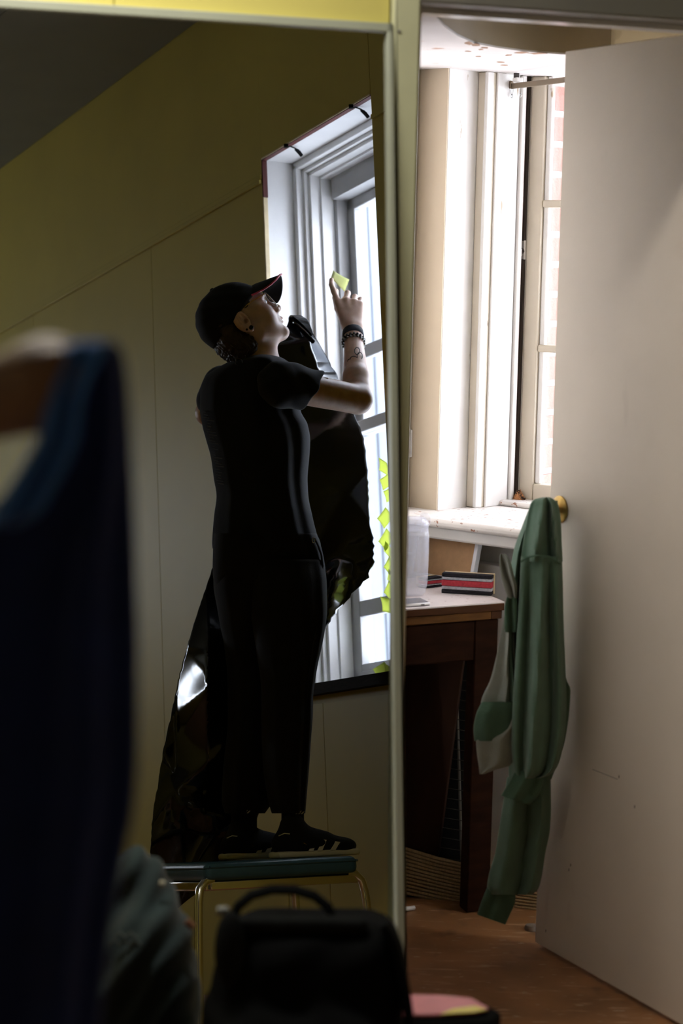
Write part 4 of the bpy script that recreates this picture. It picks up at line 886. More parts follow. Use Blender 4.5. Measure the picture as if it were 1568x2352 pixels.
# ================================================================ the person at the window
SKIN = bpy.data.materials.new('light_skin'); SKIN.use_nodes = True
_b = SKIN.node_tree.nodes['Principled BSDF']
_b.inputs['Base Color'].default_value = (0.62, 0.40, 0.29, 1); _b.inputs['Roughness'].default_value = 0.45
_b.inputs['Subsurface Weight'].default_value = 0.15; _b.inputs['Subsurface Radius'].default_value = (1.0, 0.4, 0.2); _b.inputs['Subsurface Scale'].default_value = 0.004
_nz = SKIN.node_tree.nodes.new('ShaderNodeTexNoise'); _nz.inputs['Scale'].default_value = 45; _nz.inputs['Detail'].default_value = 5
_rp = SKIN.node_tree.nodes.new('ShaderNodeValToRGB')
_rp.color_ramp.elements[0].position = 0.35; _rp.color_ramp.elements[1].position = 0.65
_rp.color_ramp.elements[0].color = (0.60, 0.385, 0.28, 1); _rp.color_ramp.elements[1].color = (0.70, 0.48, 0.37, 1)
_tc = SKIN.node_tree.nodes.new('ShaderNodeTexCoord')
SKIN.node_tree.links.new(_tc.outputs['Object'], _nz.inputs['Vector'])
SKIN.node_tree.links.new(_nz.outputs['Fac'], _rp.inputs[0]); SKIN.node_tree.links.new(_rp.outputs[0], _b.inputs['Base Color'])
TEE = mat('black_cotton_jersey', (0.0090, 0.0100, 0.0135), 0.9, var=0.15, scale=40, sheen=0.08, spec=0.2, bump=0.05, bscale=300)
PANTS = mat('black_twill', (0.0085, 0.0082, 0.0095), 0.88, var=0.15, scale=40, sheen=0.05, spec=0.2, bump=0.08, bscale=300)
CAPM = mat('black_cap_cloth', (0.006, 0.006, 0.007), 0.8, sheen=0.03, spec=0.25)
HAIR = mat('dark_brown_curls', (0.030, 0.017, 0.010), 0.5, var=0.3, scale=60, spec=0.4)
GOLD = mat('gold_wire', (0.75, 0.50, 0.16), 0.25, metal=1.0)

Hh = norm((0.98, 0.20, 0)); PIT = math.radians(33)
HF = Hh * math.cos(PIT) + UP * math.sin(PIT); HR = np.array([Hh[1], -Hh[0], 0]); HU = np.cross(HR, HF)
H0 = pl(560, 745, 5.60); HB = basis(HF, HR, HU)
def hl(x, y, z): return H0 + HF * x + HR * y + HU * z
PD = 5.62
tor = pl(590, 1000, PD)
per = thing('person', 'person in black cap, T-shirt and trousers on the stool, reaching up to the window', 'person', np.array([tor[0], tor[1], SEAT_Z]), M_L)
shR = pl(664, 886, 5.50); elR = pl(822, 918, 5.66); wrR = pl(811, 775, 5.80)
shL = pl(512, 886, 5.75); elL = pl(480, 948, 5.80); wrL = pl(628, 850, 5.90)
neck0 = pl(590, 862, 5.62)
up_prims = [
    el(hl(-0.012, 0, 0.045), (0.097, 0.077, 0.082), HB, k=0.02), el(hl(0.030, 0, -0.015), (0.066, 0.062, 0.082), HB, k=0.03),
    rc(hl(0.010, 0.046, -0.050), hl(0.074, 0.010, -0.076), 0.026, 0.020, 0.02), rc(hl(0.010, -0.046, -0.050), hl(0.074, -0.010, -0.076), 0.026, 0.020, 0.02),
    el(hl(0.080, 0, -0.082), (0.018, 0.021, 0.016), HB, k=0.012), el(hl(0.050, 0.036, -0.018), (0.030, 0.026, 0.034), HB, k=0.02), el(hl(0.050, -0.036, -0.018), (0.030, 0.026, 0.034), HB, k=0.02),
    el(hl(0.074, 0, 0.037), (0.020, 0.052, 0.012), HB, k=0.014),
    el(hl(0.093, 0.031, 0.016), (0.014, 0.017, 0.011), HB, k=0.010, op='s'), el(hl(0.093, -0.031, 0.016), (0.014, 0.017, 0.011), HB, k=0.010, op='s'),
    el(hl(0.072, 0.031, 0.016), (0.0125, 0.0145, 0.0115), HB, k=0.003), el(hl(0.072, -0.031, 0.016), (0.0125, 0.0145, 0.0115), HB, k=0.003),
    rc(hl(0.085, 0, 0.028), hl(0.106, 0, -0.010), 0.0075, 0.0105, 0.008), el(hl(0.109, 0, -0.014), (0.0115, 0.0115, 0.0105), HB, k=0.006),
    el(hl(0.098, 0.0125, -0.018), (0.012, 0.0085, 0.0095), HB, k=0.005), el(hl(0.098, -0.0125, -0.018), (0.012, 0.0085, 0.0095), HB, k=0.005),
    el(hl(0.103, 0.0065, -0.0265), (0.006, 0.0038, 0.0045), HB, k=0.002, op='s'), el(hl(0.103, -0.0065, -0.0265), (0.006, 0.0038, 0.0045), HB, k=0.002, op='s'),
    el(hl(0.086, 0, -0.040), (0.012, 0.026, 0.016), HB, k=0.014),
    el(hl(0.0955, 0, -0.0425), (0.0085, 0.022, 0.0055), HB, k=0.003), el(hl(0.0925, 0, -0.0540), (0.0085, 0.019, 0.0060), HB, k=0.003),
    el(hl(0.103, 0, -0.0483), (0.012, 0.026, 0.0020), HB, k=0.002, op='s'), el(hl(0.098, 0, -0.0655), (0.011, 0.022, 0.0055), HB, k=0.006, op='s'),
    el(hl(-0.022, 0.081, 0.000), (0.022, 0.0085, 0.034), HB, k=0.004), el(hl(-0.018, 0.074, -0.004), (0.016, 0.010, 0.024), HB, k=0.005), el(hl(-0.022, -0.076, 0.000), (0.021, 0.010, 0.033), HB, k=0.006),
    el(hl(-0.019, 0.0905, 0.004), (0.013, 0.0085, 0.022), HB, k=0.002, op='s'), el(hl(-0.020, 0.0835, 0.006), (0.0035, 0.004, 0.016), HB, k=0.003), el(hl(-0.012, 0.084, -0.006), (0.006, 0.010, 0.007), HB, k=0.002, op='s'), el(hl(-0.013, 0.082, -0.031), (0.010, 0.006, 0.010), HB, k=0.004),
    rc(hl(-0.018, 0, -0.035), neck0, 0.052, 0.058, 0.025),
    rc(hl(0.020, 0.0, -0.070), pl(612, 850, 5.62), 0.030, 0.040, 0.03),
    # arm at the window
    rc(shR, elR, 0.047, 0.042, 0.02), rc(elR, elR + (wrR - elR) * 0.35, 0.038, 0.0375, 0.012), rc(elR + (wrR - elR) * 0.35, wrR, 0.0375, 0.0265, 0.012),
    # hidden arm
    rc(shL, elL, 0.046, 0.036, 0.02), rc(elL, wrL, 0.036, 0.026, 0.02),
    rc(shL, shR, 0.045, 0.042, 0.02), rc(pl(588, 900, 5.62), pl(588, 1010, 5.62), 0.085, 0.095, 0.06)]
# raised hand: palm, four fingers, thumb behind the note
kn = [pl(776, 694, 5.845), pl(795, 691, 5.845), pl(813, 694, 5.845), pl(827, 699, 5.845)]
up_prims += [rc(wrR, pl(808, 752, 5.815), 0.0265, 0.025, 0.012), rc(pl(797, 748, 5.82), kn[0], 0.018, 0.0125, 0.012), rc(pl(806, 748, 5.82), kn[1], 0.019, 0.0125, 0.012), rc(pl(815, 748, 5.82), kn[2], 0.019, 0.0120, 0.012), rc(pl(822, 750, 5.82), kn[3], 0.016, 0.0110, 0.012)]
def finger(pts, rr):
    for i in range(len(pts) - 1): up_prims.append(rc(pts[i], pts[i + 1], rr[i], rr[i + 1], 0.003))
finger([kn[0], pl(766, 668, 5.860), pl(761, 654, 5.875), pl(761, 643, 5.888)], (0.0098, 0.0088, 0.0080, 0.0072))
finger([kn[1], pl(798, 674, 5.872), pl(795, 684, 5.900), pl(787, 690, 5.902)], (0.0100, 0.0094, 0.0084, 0.0074))
finger([kn[2], pl(815, 682, 5.870), pl(813, 692, 5.896), pl(807, 699, 5.897)], (0.0096, 0.0090, 0.0080, 0.0070))
finger([kn[3], pl(828, 688, 5.866), pl(826, 697, 5.886), pl(821, 703, 5.887)], (0.0084, 0.0080, 0.0070, 0.0062))
finger([pl(790, 733, 5.835), pl(776, 708, 5.872), pl(770, 684, 5.896), pl(771, 668, 5.905)], (0.0150, 0.0110, 0.0092, 0.0080))
# hidden hand gripping the sheet
for i in range(4):
    o_ = np.array([0, 0, -0.020 * i]); finger([wrL + np.array([0.03, 0.005, 0.035]) + o_, wrL + np.array([0.075, 0.0, 0.040]) + o_, wrL + np.array([0.095, -0.018, 0.032]) + o_], (0.010, 0.009, 0.0075))
up_prims.append(el(wrL + np.array([0.035, 0.004, 0.006]), (0.042, 0.016, 0.040), k=0.012))
finger([wrL + np.array([0.01, -0.01, 0.035]), wrL + np.array([0.05, -0.030, 0.055]), wrL + np.array([0.085, -0.032, 0.050])], (0.013, 0.010, 0.008))
mb_up = sdf_mesh(up_prims, 0.0022)
low = [rc(pl(588, 990, 5.62), pl(600, 1180, 5.62), 0.095, 0.10, 0.05), rc(pl(596, 1240, 5.63), pl(630, 1240, 5.62), 0.085, 0.085, 0.05),
       rc(pl(660, 1300, 5.60), pl(662, 1580, 5.57), 0.060, 0.045, 0.03), rc(pl(662, 1580, 5.57), pl(670, 1900, 5.52), 0.045, 0.022, 0.03), rc(pl(568, 1300, 5.68), pl(570, 1580, 5.68), 0.060, 0.045, 0.03), rc(pl(570, 1580, 5.68), pl(560, 1900, 5.68), 0.045, 0.022, 0.03)]
mb_lo = sdf_mesh(low, 0.007)
mb_up.add(np.vstack(mb_lo.v), mb_lo.f)
body = part('body', mb_up, SKIN, per, angle=180)
# eyes
IRIS = mat('eye_dark', (0.03, 0.03, 0.03), 0.1, coat=1.0); EYEW = mat('eye_white', (0.75, 0.72, 0.68), 0.15, coat=0.6)
for y in (0.031, -0.031):
    e_ = part('eye', MB().ball(hl(0.0745, y, 0.0162), (0.0115, 0.0125, 0.0085), 16, HB), EYEW, per)
    part('iris', MB().ball(hl(0.0845, y, 0.0175), (0.0018, 0.0045, 0.0045), 12, HB), IRIS, e_)
    part('eyebrow', MB().tube([hl(0.089 - 0.9 * abs(abs(y_) - 0.02) ** 1.3, y_, 0.034 + 0.004 * math.sin(k_ * 3.1)) for k_, y_ in ((t_, math.copysign(0.012 + 0.036 * t_, y)) for t_ in np.linspace(0, 1, 7))], 0.0026, 6), HAIR, per)
part('lips', MB().grid([[hl(0.1035 - 12.0 * y_ * y_ - (0.003 if z_ > -0.042 else 0), y_, z_) for y_ in np.linspace(-0.019, 0.019, 9)] for z_ in (-0.0405, -0.0435, -0.0465)]), mat('lip_skin', (0.55, 0.26, 0.21), 0.35), per, solid=0.002)

# T-shirt
tee_rows = [(813, 580, 622, PD), (819, 556, 642, PD), (828, 532, 658, PD), (840, 507, 674, PD), (852, 487, 686, PD), (868, 469, 692, PD), (890, 461, 694, PD), (940, 459, 690, PD), (975, 464, 706, PD), (1010, 473, 712, PD), (1050, 484, 710, PD), (1100, 491, 706, PD), (1140, 497, 708, PD), (1180, 492, 716, PD), (1225, 488, 727, PD), (1248, 487, 736, PD), (1260, 488, 737, PD)]
tee = part('t_shirt', cloth_tube(pl, tee_rows, 0.118, [(0.86, 0.004, 0.10, 0.03), (0.70, -0.006, 0.10, 0.12), (0.55, 0.006, 0.10, 0.2), (-0.7, 0.006, 0.1, 0.1), (-0.3, -0.006, 0.15, 0.2)], 90, 110, pw=1.5), TEE, per, angle=80)
slv = [rc(shR - (elR - shR) * 0.12, shR + (elR - shR) * 0.60, 0.066, 0.058, 0.02), half(pl(713, 906, 5.54), (0.80, 0.32, -0.50), k=0.004)]
part('sleeve', sdf_mesh(slv, 0.0035, disp=lambda X, Y, Z: 0.0018 * np.sin(X * 90 + Z * 60) + 0.0012 * np.sin(X * 40 - Z * 120)), TEE, tee, angle=70)
part('sleeve', sdf_mesh([rc(shL, shL + (elL - shL) * 0.55, 0.060, 0.056, 0.02)], 0.005), TEE, tee, angle=70)
part('collar', MB().tube([pl(578 + 36 * math.cos(a) + 14, 824 - 9 * math.cos(a) + 4 * math.sin(a), 5.62 - 0.066 * math.sin(a)) for a in np.linspace(0, 2 * math.pi, 33)], 0.008, 8, flat=0.5), TEE, tee)
gp = MB()
rg = random.Random(4)
for i in range(26):
    t_ = i / 25; v_ = 945 + 165 * t_; u_ = 468 + 34 * t_ + rg.uniform(-3, 3); ln = rg.uniform(6, 20)
    row = []
    for k_ in range(5):
        uu = u_ + ln * k_ / 4; L_, R_ = np.interp(v_, [r[0] for r in tee_rows], [r[1] for r in tee_rows]), np.interp(v_, [r[0] for r in tee_rows], [r[2] for r in tee_rows])
        s_ = max(-0.995, min(0.995, (uu - L_) / (R_ - L_) * 2 - 1)); row.append(pl(uu, v_ + k_ * 0.5, PD - 0.118 * (1 - s_ * s_) ** 0.75 - 0.010))
    gp.tube(row, 0.0012, 4)
part('back_print', gp, mat('worn_grey_print', (0.10, 0.095, 0.10), 0.9), tee, label='faded grey slash print on the back')

# trousers
tr_rows = [(1225, 492, 726, PD), (1262, 489, 739, PD), (1310, 488, 747, PD), (1350, 494, 748, PD, 0.8), (1390, 520, 730, PD, 0.5), (1420, 570, 690, PD, 0.2)]
tro = part('trousers', cloth_tube(pl, tr_rows, 0.115, [(0.9, 0.010, 0.05, 0.0), (0.75, -0.010, 0.06, 0)], 40, 72), PANTS, per, angle=80)
part('trouser_leg', cloth_tube(pl, [(1285, 560, 743, 5.60, 1.25), (1340, 566, 750, 5.59, 1.35), (1400, 575, 751, 5.575, 1.25), (1440, 580, 747, 5.57, 1.1), (1480, 586, 740, 5.57), (1520, 592, 731, 5.57), (1560, 598, 724, 5.56), (1600, 600, 719, 5.56), (1645, 600, 718, 5.55), (1700, 601, 714, 5.55), (1760, 604, 710, 5.54), (1820, 612, 705, 5.53), (1856, 620, 702, 5.53), (1868, 624, 701, 5.53)],
     0.088, [(0.90, 0.009, 0.06, 0.05), (0.72, -0.010, 0.07, 0.0), (0.45, 0.006, 0.12, 0.2), (-0.4, 0.006, 0.2, 0.2)], 90, 72, pw=1.1), PANTS, tro, angle=80)
part('trouser_leg', cloth_tube(pl, [(1285, 490, 640, 5.65, 1.5), (1340, 490, 640, 5.65, 1.5), (1400, 499, 640, 5.66, 1.35), (1440, 506, 640, 5.68, 1.15), (1480, 514, 640, 5.69), (1560, 522, 646, 5.69), (1650, 523, 646, 5.69), (1760, 513, 640, 5.69), (1840, 509, 626, 5.68), (1868, 516, 608, 5.68)],
     0.085, [(-0.5, 0.008, 0.15, 0.2), (0.2, -0.006, 0.2, 0.1)], 60, 56), PANTS, tro, angle=80)
part('side_seam', MB().tube([pl(u, v, 5.475) for u, v in ((726, 1440), (716, 1500), (706, 1580), (700, 1660), (698, 1740), (692, 1850))], 0.0016, 6), PANTS, tro)
part('pocket_edge', MB().tube([pl(u, v, d) for u, v, d in ((722, 1236, 5.545), (730, 1252, 5.55), (738, 1275, 5.56), (741, 1300, 5.565), (737, 1318, 5.56))], 0.0030, 6), PANTS, tro)
part('key_ring', MB().tube([pl(720 + 3 * math.cos(a), 1241 + 6 * math.sin(a), 5.535) for a in np.linspace(0, 6.28, 14)], 0.0012, 6), mat('steel_ring', (0.6, 0.6, 0.62), 0.25, metal=1.0), tro)
WHITE_MARK = mat('white_print_mark', (0.55, 0.54, 0.50), 0.7)
# shoes
SHOE_B = mat('black_suede', (0.008, 0.008, 0.008), 0.8, sheen=0.03, spec=0.2); SHOE_W = mat('cream_leather', (0.82, 0.78, 0.64), 0.5); GUM = mat('cream_rubber_sole', (0.74, 0.68, 0.50), 0.6)
def shoe(heel, fwd):
    fwd = norm(fwd); sd = np.array([fwd[1], -fwd[0], 0]); B = basis(fwd, sd, UP)
    def s_(x, y, z): return np.array([heel[0], heel[1], SEAT_Z]) + fwd * x + sd * y + np.array([0, 0, z + 0.001])
    up_ = [el(s_(0.05, 0, 0.036), (0.056, 0.034, 0.036), B, k=0.02), el(s_(0.115, 0, 0.034), (0.08, 0.038, 0.034), B, k=0.03), el(s_(0.195, 0.002, 0.026), (0.052, 0.039, 0.025), B, k=0.02), rc(s_(0.045, 0, 0.05), s_(0.058, 0, 0.082), 0.034, 0.036, 0.02), rc(s_(0.09, 0, 0.062), s_(0.15, 0, 0.044), 0.024, 0.020, 0.02), half(s_(0, 0, 0.010), (0, 0, -1))]
    o = part('shoe', sdf_mesh(up_, 0.003), SHOE_B, per, angle=80)
    part('sole', sdf_mesh([bxs(s_(0.122, 0, 0.009), (0.124, 0.038, 0.009), B, rad=0.008, k=0.01)], 0.003), GUM, o, angle=70)
    for x in (0.085, 0.112, 0.152):
        pts = [(x, 0.016), (x + 0.014, 0.016), (x + 0.030, 0.050 - (x - 0.08) * 0.18), (x + 0.016, 0.052 - (x - 0.08) * 0.18)]
        for sgn in (1, -1): part('stripe', MB().prism([s_(px_, sgn * (0.0395 - 6 * (pz_ - 0.03) ** 2 - 0.3 * max(0, pz_ - 0.036)), pz_) for px_, pz_ in pts], sd * sgn * -0.012), SHOE_W, o)
    part('heel_tab_line', MB().tube([s_(0.005, 0.020, 0.060), s_(0.016, 0.033, 0.066), s_(0.030, 0.037, 0.064)], 0.0014, 6), SHOE_W, o)
    part('side_lettering', MB().tube([s_(0.056, 0.0365, 0.046), s_(0.064, 0.0385, 0.041), s_(0.078, 0.040, 0.034)], 0.0009, 6), GOLD, o)
    for i in range(4): part('lace', MB().tube([s_(0.098 + i * 0.014, yy, 0.080 - i * 0.0062 - 5 * yy * yy) for yy in np.linspace(-0.02, 0.02, 7)], 0.0022, 6), BLACK_CLOTH, o)
    return s_
shoe(pl(630, 1965, 5.455), BF + BR * 0.06); shoe(pl(512, 1968, 5.63), BF + BR * 0.12)
SOCK = mat('black_sock', (0.007, 0.007, 0.008), 0.95, bump=0.2, bscale=300)
part('sock', cloth_tube(pl, [(1855, 646, 698, 5.52), (1885, 646, 698, 5.51), (1920, 645, 700, 5.505), (1945, 642, 704, 5.50)], 0.034, (), 14, 28), SOCK, per, angle=80)
part('sock', cloth_tube(pl, [(1855, 530, 592, 5.68), (1885, 530, 590, 5.675), (1920, 528, 590, 5.67), (1945, 524, 592, 5.67)], 0.036, (), 14, 28), SOCK, per, angle=80)
for (u, v, d) in ((566, 1862, 5.598), (690, 1864, 5.478)):
    for i in range(3): part('sock_mark', MB().prism([pl(u - 12 + i * 6, v + 6, d), pl(u - 8 + i * 6, v + 6, d), pl(u - 3 + i * 6, v - 4 + i * 2, d), pl(u - 6 + i * 6, v - 4 + i * 2, d)], (0, 0.004, 0)), WHITE_MARK, per)

# cap
cap = part('cap', sdf_mesh([el(hl(-0.014, 0, 0.042), (0.104, 0.088, 0.091), HB, k=0.01), el(hl(-0.055, 0, 0.030), (0.062, 0.076, 0.075), HB, k=0.03), half(hl(0.06, 0, 0.050), HF * 0.34 - HU * 0.94, k=0.006)], 0.0032, disp=lambda X, Y, Z: 0.0008 * np.sin(Z * 180)), CAPM, per, angle=70)
bE = [(570, 681, -0.062), (585, 675, -0.062), (605, 665, -0.056), (622, 653, -0.044), (634, 642, -0.028), (642, 632, -0.012), (646, 630, 0.004), (649, 643, 0.022), (650, 658, 0.036), (648, 674, 0.048), (644, 687, 0.056), (637, 698, 0.062)]
bB = [(566, 681, -0.062), (567, 676, -0.060), (569, 669, -0.050), (573, 662, -0.036), (577, 657, -0.020), (582, 654, -0.006), (586, 654, 0.006), (592, 658, 0.020), (598, 664, 0.034), (604, 673, 0.046), (610, 683, 0.054), (616, 692, 0.060)]
G = [[pl(b[0] + (e[0] - b[0]) * t, b[1] + (e[1] - b[1]) * t, 5.60 + b[2] + (e[2] - b[2]) * t) for b, e in zip(bB, bE)] for t in np.linspace(0, 1, 7)]
part('brim', MB().grid(G), CAPM, cap, solid=0.004, sub=1, angle=80)
part('brim_piping', MB().tube([pl(e[0], e[1], 5.598 + e[2]) for e in bE[:7]], 0.0028, 8), mat('pink_piping', (0.70, 0.06, 0.12), 0.5), cap)
part('cap_button', MB().ball(hl(-0.02, 0, 0.134), (0.007, 0.007, 0.004), 10, HB), CAPM, cap)
# hair
hp_ = [el(hl(-0.075, 0.0, -0.020), (0.035, 0.070, 0.045), HB, k=0.02), el(hl(-0.060, 0.045, -0.030), (0.036, 0.030, 0.042), HB, k=0.02), el(hl(-0.060, 0.0, -0.062), (0.038, 0.055, 0.030), HB, k=0.02), el(hl(-0.045, 0.050, -0.062), (0.034, 0.024, 0.030), HB, k=0.02),
       el(hl(0.012, 0.068, 0.040), (0.022, 0.010, 0.014), HB, k=0.008), el(hl(-0.064, 0.066, 0.010), (0.024, 0.014, 0.034), HB, k=0.01)]
hr = part('hair', sdf_mesh(hp_, 0.003, disp=lambda X, Y, Z: 0.003 * np.sin(X * 260 + 5 * np.sin(Z * 90)) * np.sin(Z * 210 + 4 * np.sin(Y * 120))), HAIR, per, angle=60)
cu = MB(); rg = random.Random(7)
for i in range(70):
    x0, y0, z0 = rg.uniform(-0.095, -0.030), rg.uniform(-0.02, 0.074), rg.uniform(-0.075, -0.022)
    amp, ph, L_ = rg.uniform(0.003, 0.007), rg.uniform(0, 6), rg.uniform(0.022, 0.048)
    cu.tube([hl(x0 - 0.25 * L_ * t + amp * math.sin(9 * t + ph), y0 + amp * math.cos(9 * t + ph) + 0.010 * t, z0 - L_ * t) for t in np.linspace(0, 1, 10)], [0.0020 * (1 - 0.7 * t) for t in np.linspace(0, 1, 10)], 5)
part('curls', cu, HAIR, hr, kind='stuff')
# glasses, jewellery
gl = part('glasses', MB().tube([hl(0.084, 0.060, 0.034), hl(0.040, 0.072, 0.034), hl(0.000, 0.078, 0.030), hl(-0.012, 0.079, 0.022)], 0.0017, 8).tube([hl(0.084, -0.060, 0.034), hl(0.040, -0.072, 0.034), hl(0.000, -0.078, 0.030)], 0.0017, 8), GOLD, per)
for y in (0.034, -0.034):
    rim = [hl(0.099 - 0.012 * abs(math.sin(0)) - 0.004 * math.sin(a) - (0.006 if y * math.cos(a) > 0 else 0) * abs(math.cos(a)), y + 0.026 * math.cos(a), 0.014 + 0.0255 * math.sin(a)) for a in np.linspace(0, 2 * math.pi, 29)]
    part('rim', MB().tube(rim, 0.0017, 8), mat('clear_rim', (0.72, 0.70, 0.70), 0.2), gl)
    part('lens', MB().add(np.vstack([rim[:-1]]), [tuple(range(28))]), glass_mat('spectacle_lens', (0.93, 0.94, 0.97), 0.14), gl, solid=0.001)
part('bridge', MB().tube([hl(0.0985, -0.009, 0.018), hl(0.103, 0, 0.022), hl(0.0985, 0.009, 0.018)], 0.0013, 8), GOLD, gl)
part('ear_plug', MB().lathe([(0.0, 0.004), (0.0052, 0.004), (0.0062, 0.002), (0.0062, -0.004), (0.0, -0.004)], hl(-0.012, 0.090, -0.030), 14, basis(HF, HU, HR)), BLK, per)
part('ear_plug', MB().ball(hl(-0.026, 0.090, -0.028), 0.0035, 10), BLK, per)
part('hair_clip', MB().tube([hl(-0.066 + 0.006 * math.cos(a), 0.074, -0.018 + 0.006 * math.sin(a)) for a in np.linspace(0, 6.28, 14)], 0.0014, 6), MATS['steel_ring'], hr)
ax = norm(wrR - elR)
def around(center, r, n=28, tilt=0.0):
    u_ = norm(np.cross(ax, (0, 1, 0.1))); w_ = np.cross(ax, u_)
    return [center + r * (math.cos(a) * u_ + math.sin(a) * w_) + ax * tilt * math.sin(a) for a in np.linspace(0, 2 * math.pi, n)]
wb_c = wrR + ax * 0.012
R0 = around(wb_c - ax * 0.013, 0.0295); R1 = around(wb_c - ax * 0.004, 0.0310); R2 = around(wb_c + ax * 0.010, 0.0300); R3 = around(wb_c + ax * 0.014, 0.0278)
part('wristband', MB().grid([R0, R1, R2, R3]), mat('black_wristband', (0.008, 0.008, 0.012), 0.85), per, solid=0.003, angle=80)
bt = part('bracelet', MB().tube(around(wrR - ax * 0.022, 0.0318, tilt=0.002), 0.0022, 6), BLK, per)
BEAD = mat('grey_bead', (0.16, 0.16, 0.14), 0.3, metal=0.5)
for j, off in enumerate((-0.016, -0.026)):
    for p_ in around(wrR + ax * off, 0.0325, 20)[:-1]: part('bead', MB().ball(p_, 0.0042, 8), BEAD if j else mat('dark_bead', (0.05, 0.05, 0.045), 0.3, metal=0.4), bt)
part('arm_sensor', MB().ball(pl(742, 870, 5.555), (0.0150, 0.010, 0.0055), 14), mat('pale_plastic_sensor', (0.55, 0.45, 0.38), 0.4), per)
INK = mat('grey_tattoo_ink', (0.055, 0.055, 0.045), 0.6)
def on_arm(u, v):                                   # front of the forearm under a sight line
    a_ = pl_base(u, v, float(elR[1] + wrR[1]) / 2); t_ = min(1, max(0, float((a_ - elR) @ ax) / float(np.linalg.norm(wrR - elR))))
    c = elR + (wrR - elR) * t_; r_ = np.interp(t_, [0, 0.35, 1], [0.0385, 0.0380, 0.0268])
    p_ = pl_base(u, v, c[1]); dx = (p_[0] - c[0]); return pl_base(u, v, c[1] - math.sqrt(max(1e-6, r_ * r_ - dx * dx)) * 1.07 - 0.0016)
for (u, v, ru, rv) in ((812, 825, 8, 7), (823, 842, 8, 9), (826, 818, 6, 9), (803, 830, 5, 5), (820, 806, 6, 8), (828, 855, 5, 6), (815, 848, 6, 5)):
    part('tattoo', MB().tube([on_arm(u + ru * math.cos(a), v + rv * math.sin(a)) for a in np.linspace(0, 6.28, 15)], 0.0013, 5), INK, per, label='grey ring-pattern tattoo on the forearm')

# ================================================================ black plastic sheet
PLAST = mat('glossy_black_plastic', (0.0035, 0.0038, 0.0045), 0.13, spec=0.6, bump=0.03, bscale=12)
sheet_rows = [(724, 668, 692), (735, 663, 708), (755, 656, 716), (775, 646, 724), (800, 628, 740), (830, 618, 755), (870, 606, 778), (920, 590, 800), (955, 580, 816), (1020, 560, 838), (1100, 545, 845), (1200, 522, 850), (1232, 512, 856), (1248, 507, 863), (1275, 500, 860), (1320, 482, 852), (1350, 472, 826), (1400, 455, 778), (1440, 443, 750), (1480, 431, 735), (1560, 410, 690), (1640, 393, 660), (1720, 376, 640), (1800, 363, 615), (1880, 350, 590), (1940, 346, 565), (1990, 345, 530), (2030, 355, 492), (2060, 372, 440), (2085, 382, 410)]
SR = lerp_rows(sheet_rows, 150); rg = random.Random(11); G = []; NC = 70
ridge = [(rg.uniform(-1, 1), rg.uniform(-1, 1), rg.uniform(0, 6.28), rg.uniform(0.5, 1)) for _ in range(6)]
for i, (v, lu, ru) in enumerate(SR):
    row = []; jag_amt = 7 if 1240 < v < 1500 else (2 if v < 1240 else 1.0)
    jr = rg.uniform(-jag_amt, jag_amt * 0.4); jl = rg.uniform(-1.2, 1.2)
    for j in range(NC):
        t = j / (NC - 1); u = (lu + jl) + (ru + jr - lu - jl) * t
        d = 5.85 + 0.05 * (t - 0.5)
        if v > 1300: d -= 0.10 * min(1, (v - 1300) / 500)
        if v < 790: d -= 0.02 * math.sin(math.pi * (790 - v) / 66)
        w = 0.0
        for (a, b, p_, m_) in ridge:
            s_ = math.sin(0.021 * (a * u + 0.6 * b * v) + p_ + 1.2 * math.sin(0.006 * (b * u - a * v) + p_)); w += m_ * (1 - abs(s_)) ** 1.2
        g_ = math.exp(-((v - 1580) / 150) ** 2)
        if u < 640: d -= 0.19 * g_ * (max(0, 1 - (u - 476) / 90) if u > 476 else max(0, 1 - (476 - u) / 72))
        c_ = 1845 + (u - 415) * 0.30
        b1_ = (max(0, 1 - (c_ - v) / 38) if v <= c_ else max(0, 1 - (v - c_) / 50)) * max(0, 1 - abs(u - 470) / 75)
        d -= (0.060 - 0.0007 * (u - 470)) * b1_
        if 775 < v < 900 and t > 0.78: d += 0.10 * (t - 0.78) / 0.22
        if 1280 < v < 1450: d -= 0.055 * math.sin(math.pi * (v - 1280) / 170) * max(0, 1 - abs(u - 752 - (1400 - v) * 0.25) / 32)
        amp = 0.006 if v < 1240 else (0.014 if v < 1500 else 0.030)
        row.append(pl(u, v, d - amp * (1 - 0.7 * b1_) * (w - 1.4)))
    G.append(row)
solo('plastic_sheet', MB().grid(G), PLAST, 'glossy black plastic sheet hanging behind the person from chin to stool', 'plastic sheet', M_L, solid=0.0012, angle=55)
curl = [[pl(u + 6 * math.cos(a), v + 9 * math.sin(a), 5.81 - 0.02 * math.cos(a)) for a in np.linspace(0.3, 5.4, 14)] for u, v in ((668, 733), (680, 742), (694, 755), (708, 770), (718, 780))]
cr = part('rolled_edge', MB().grid(curl), PLAST, bpy.data.objects['plastic_sheet'], solid=0.0015, angle=80)

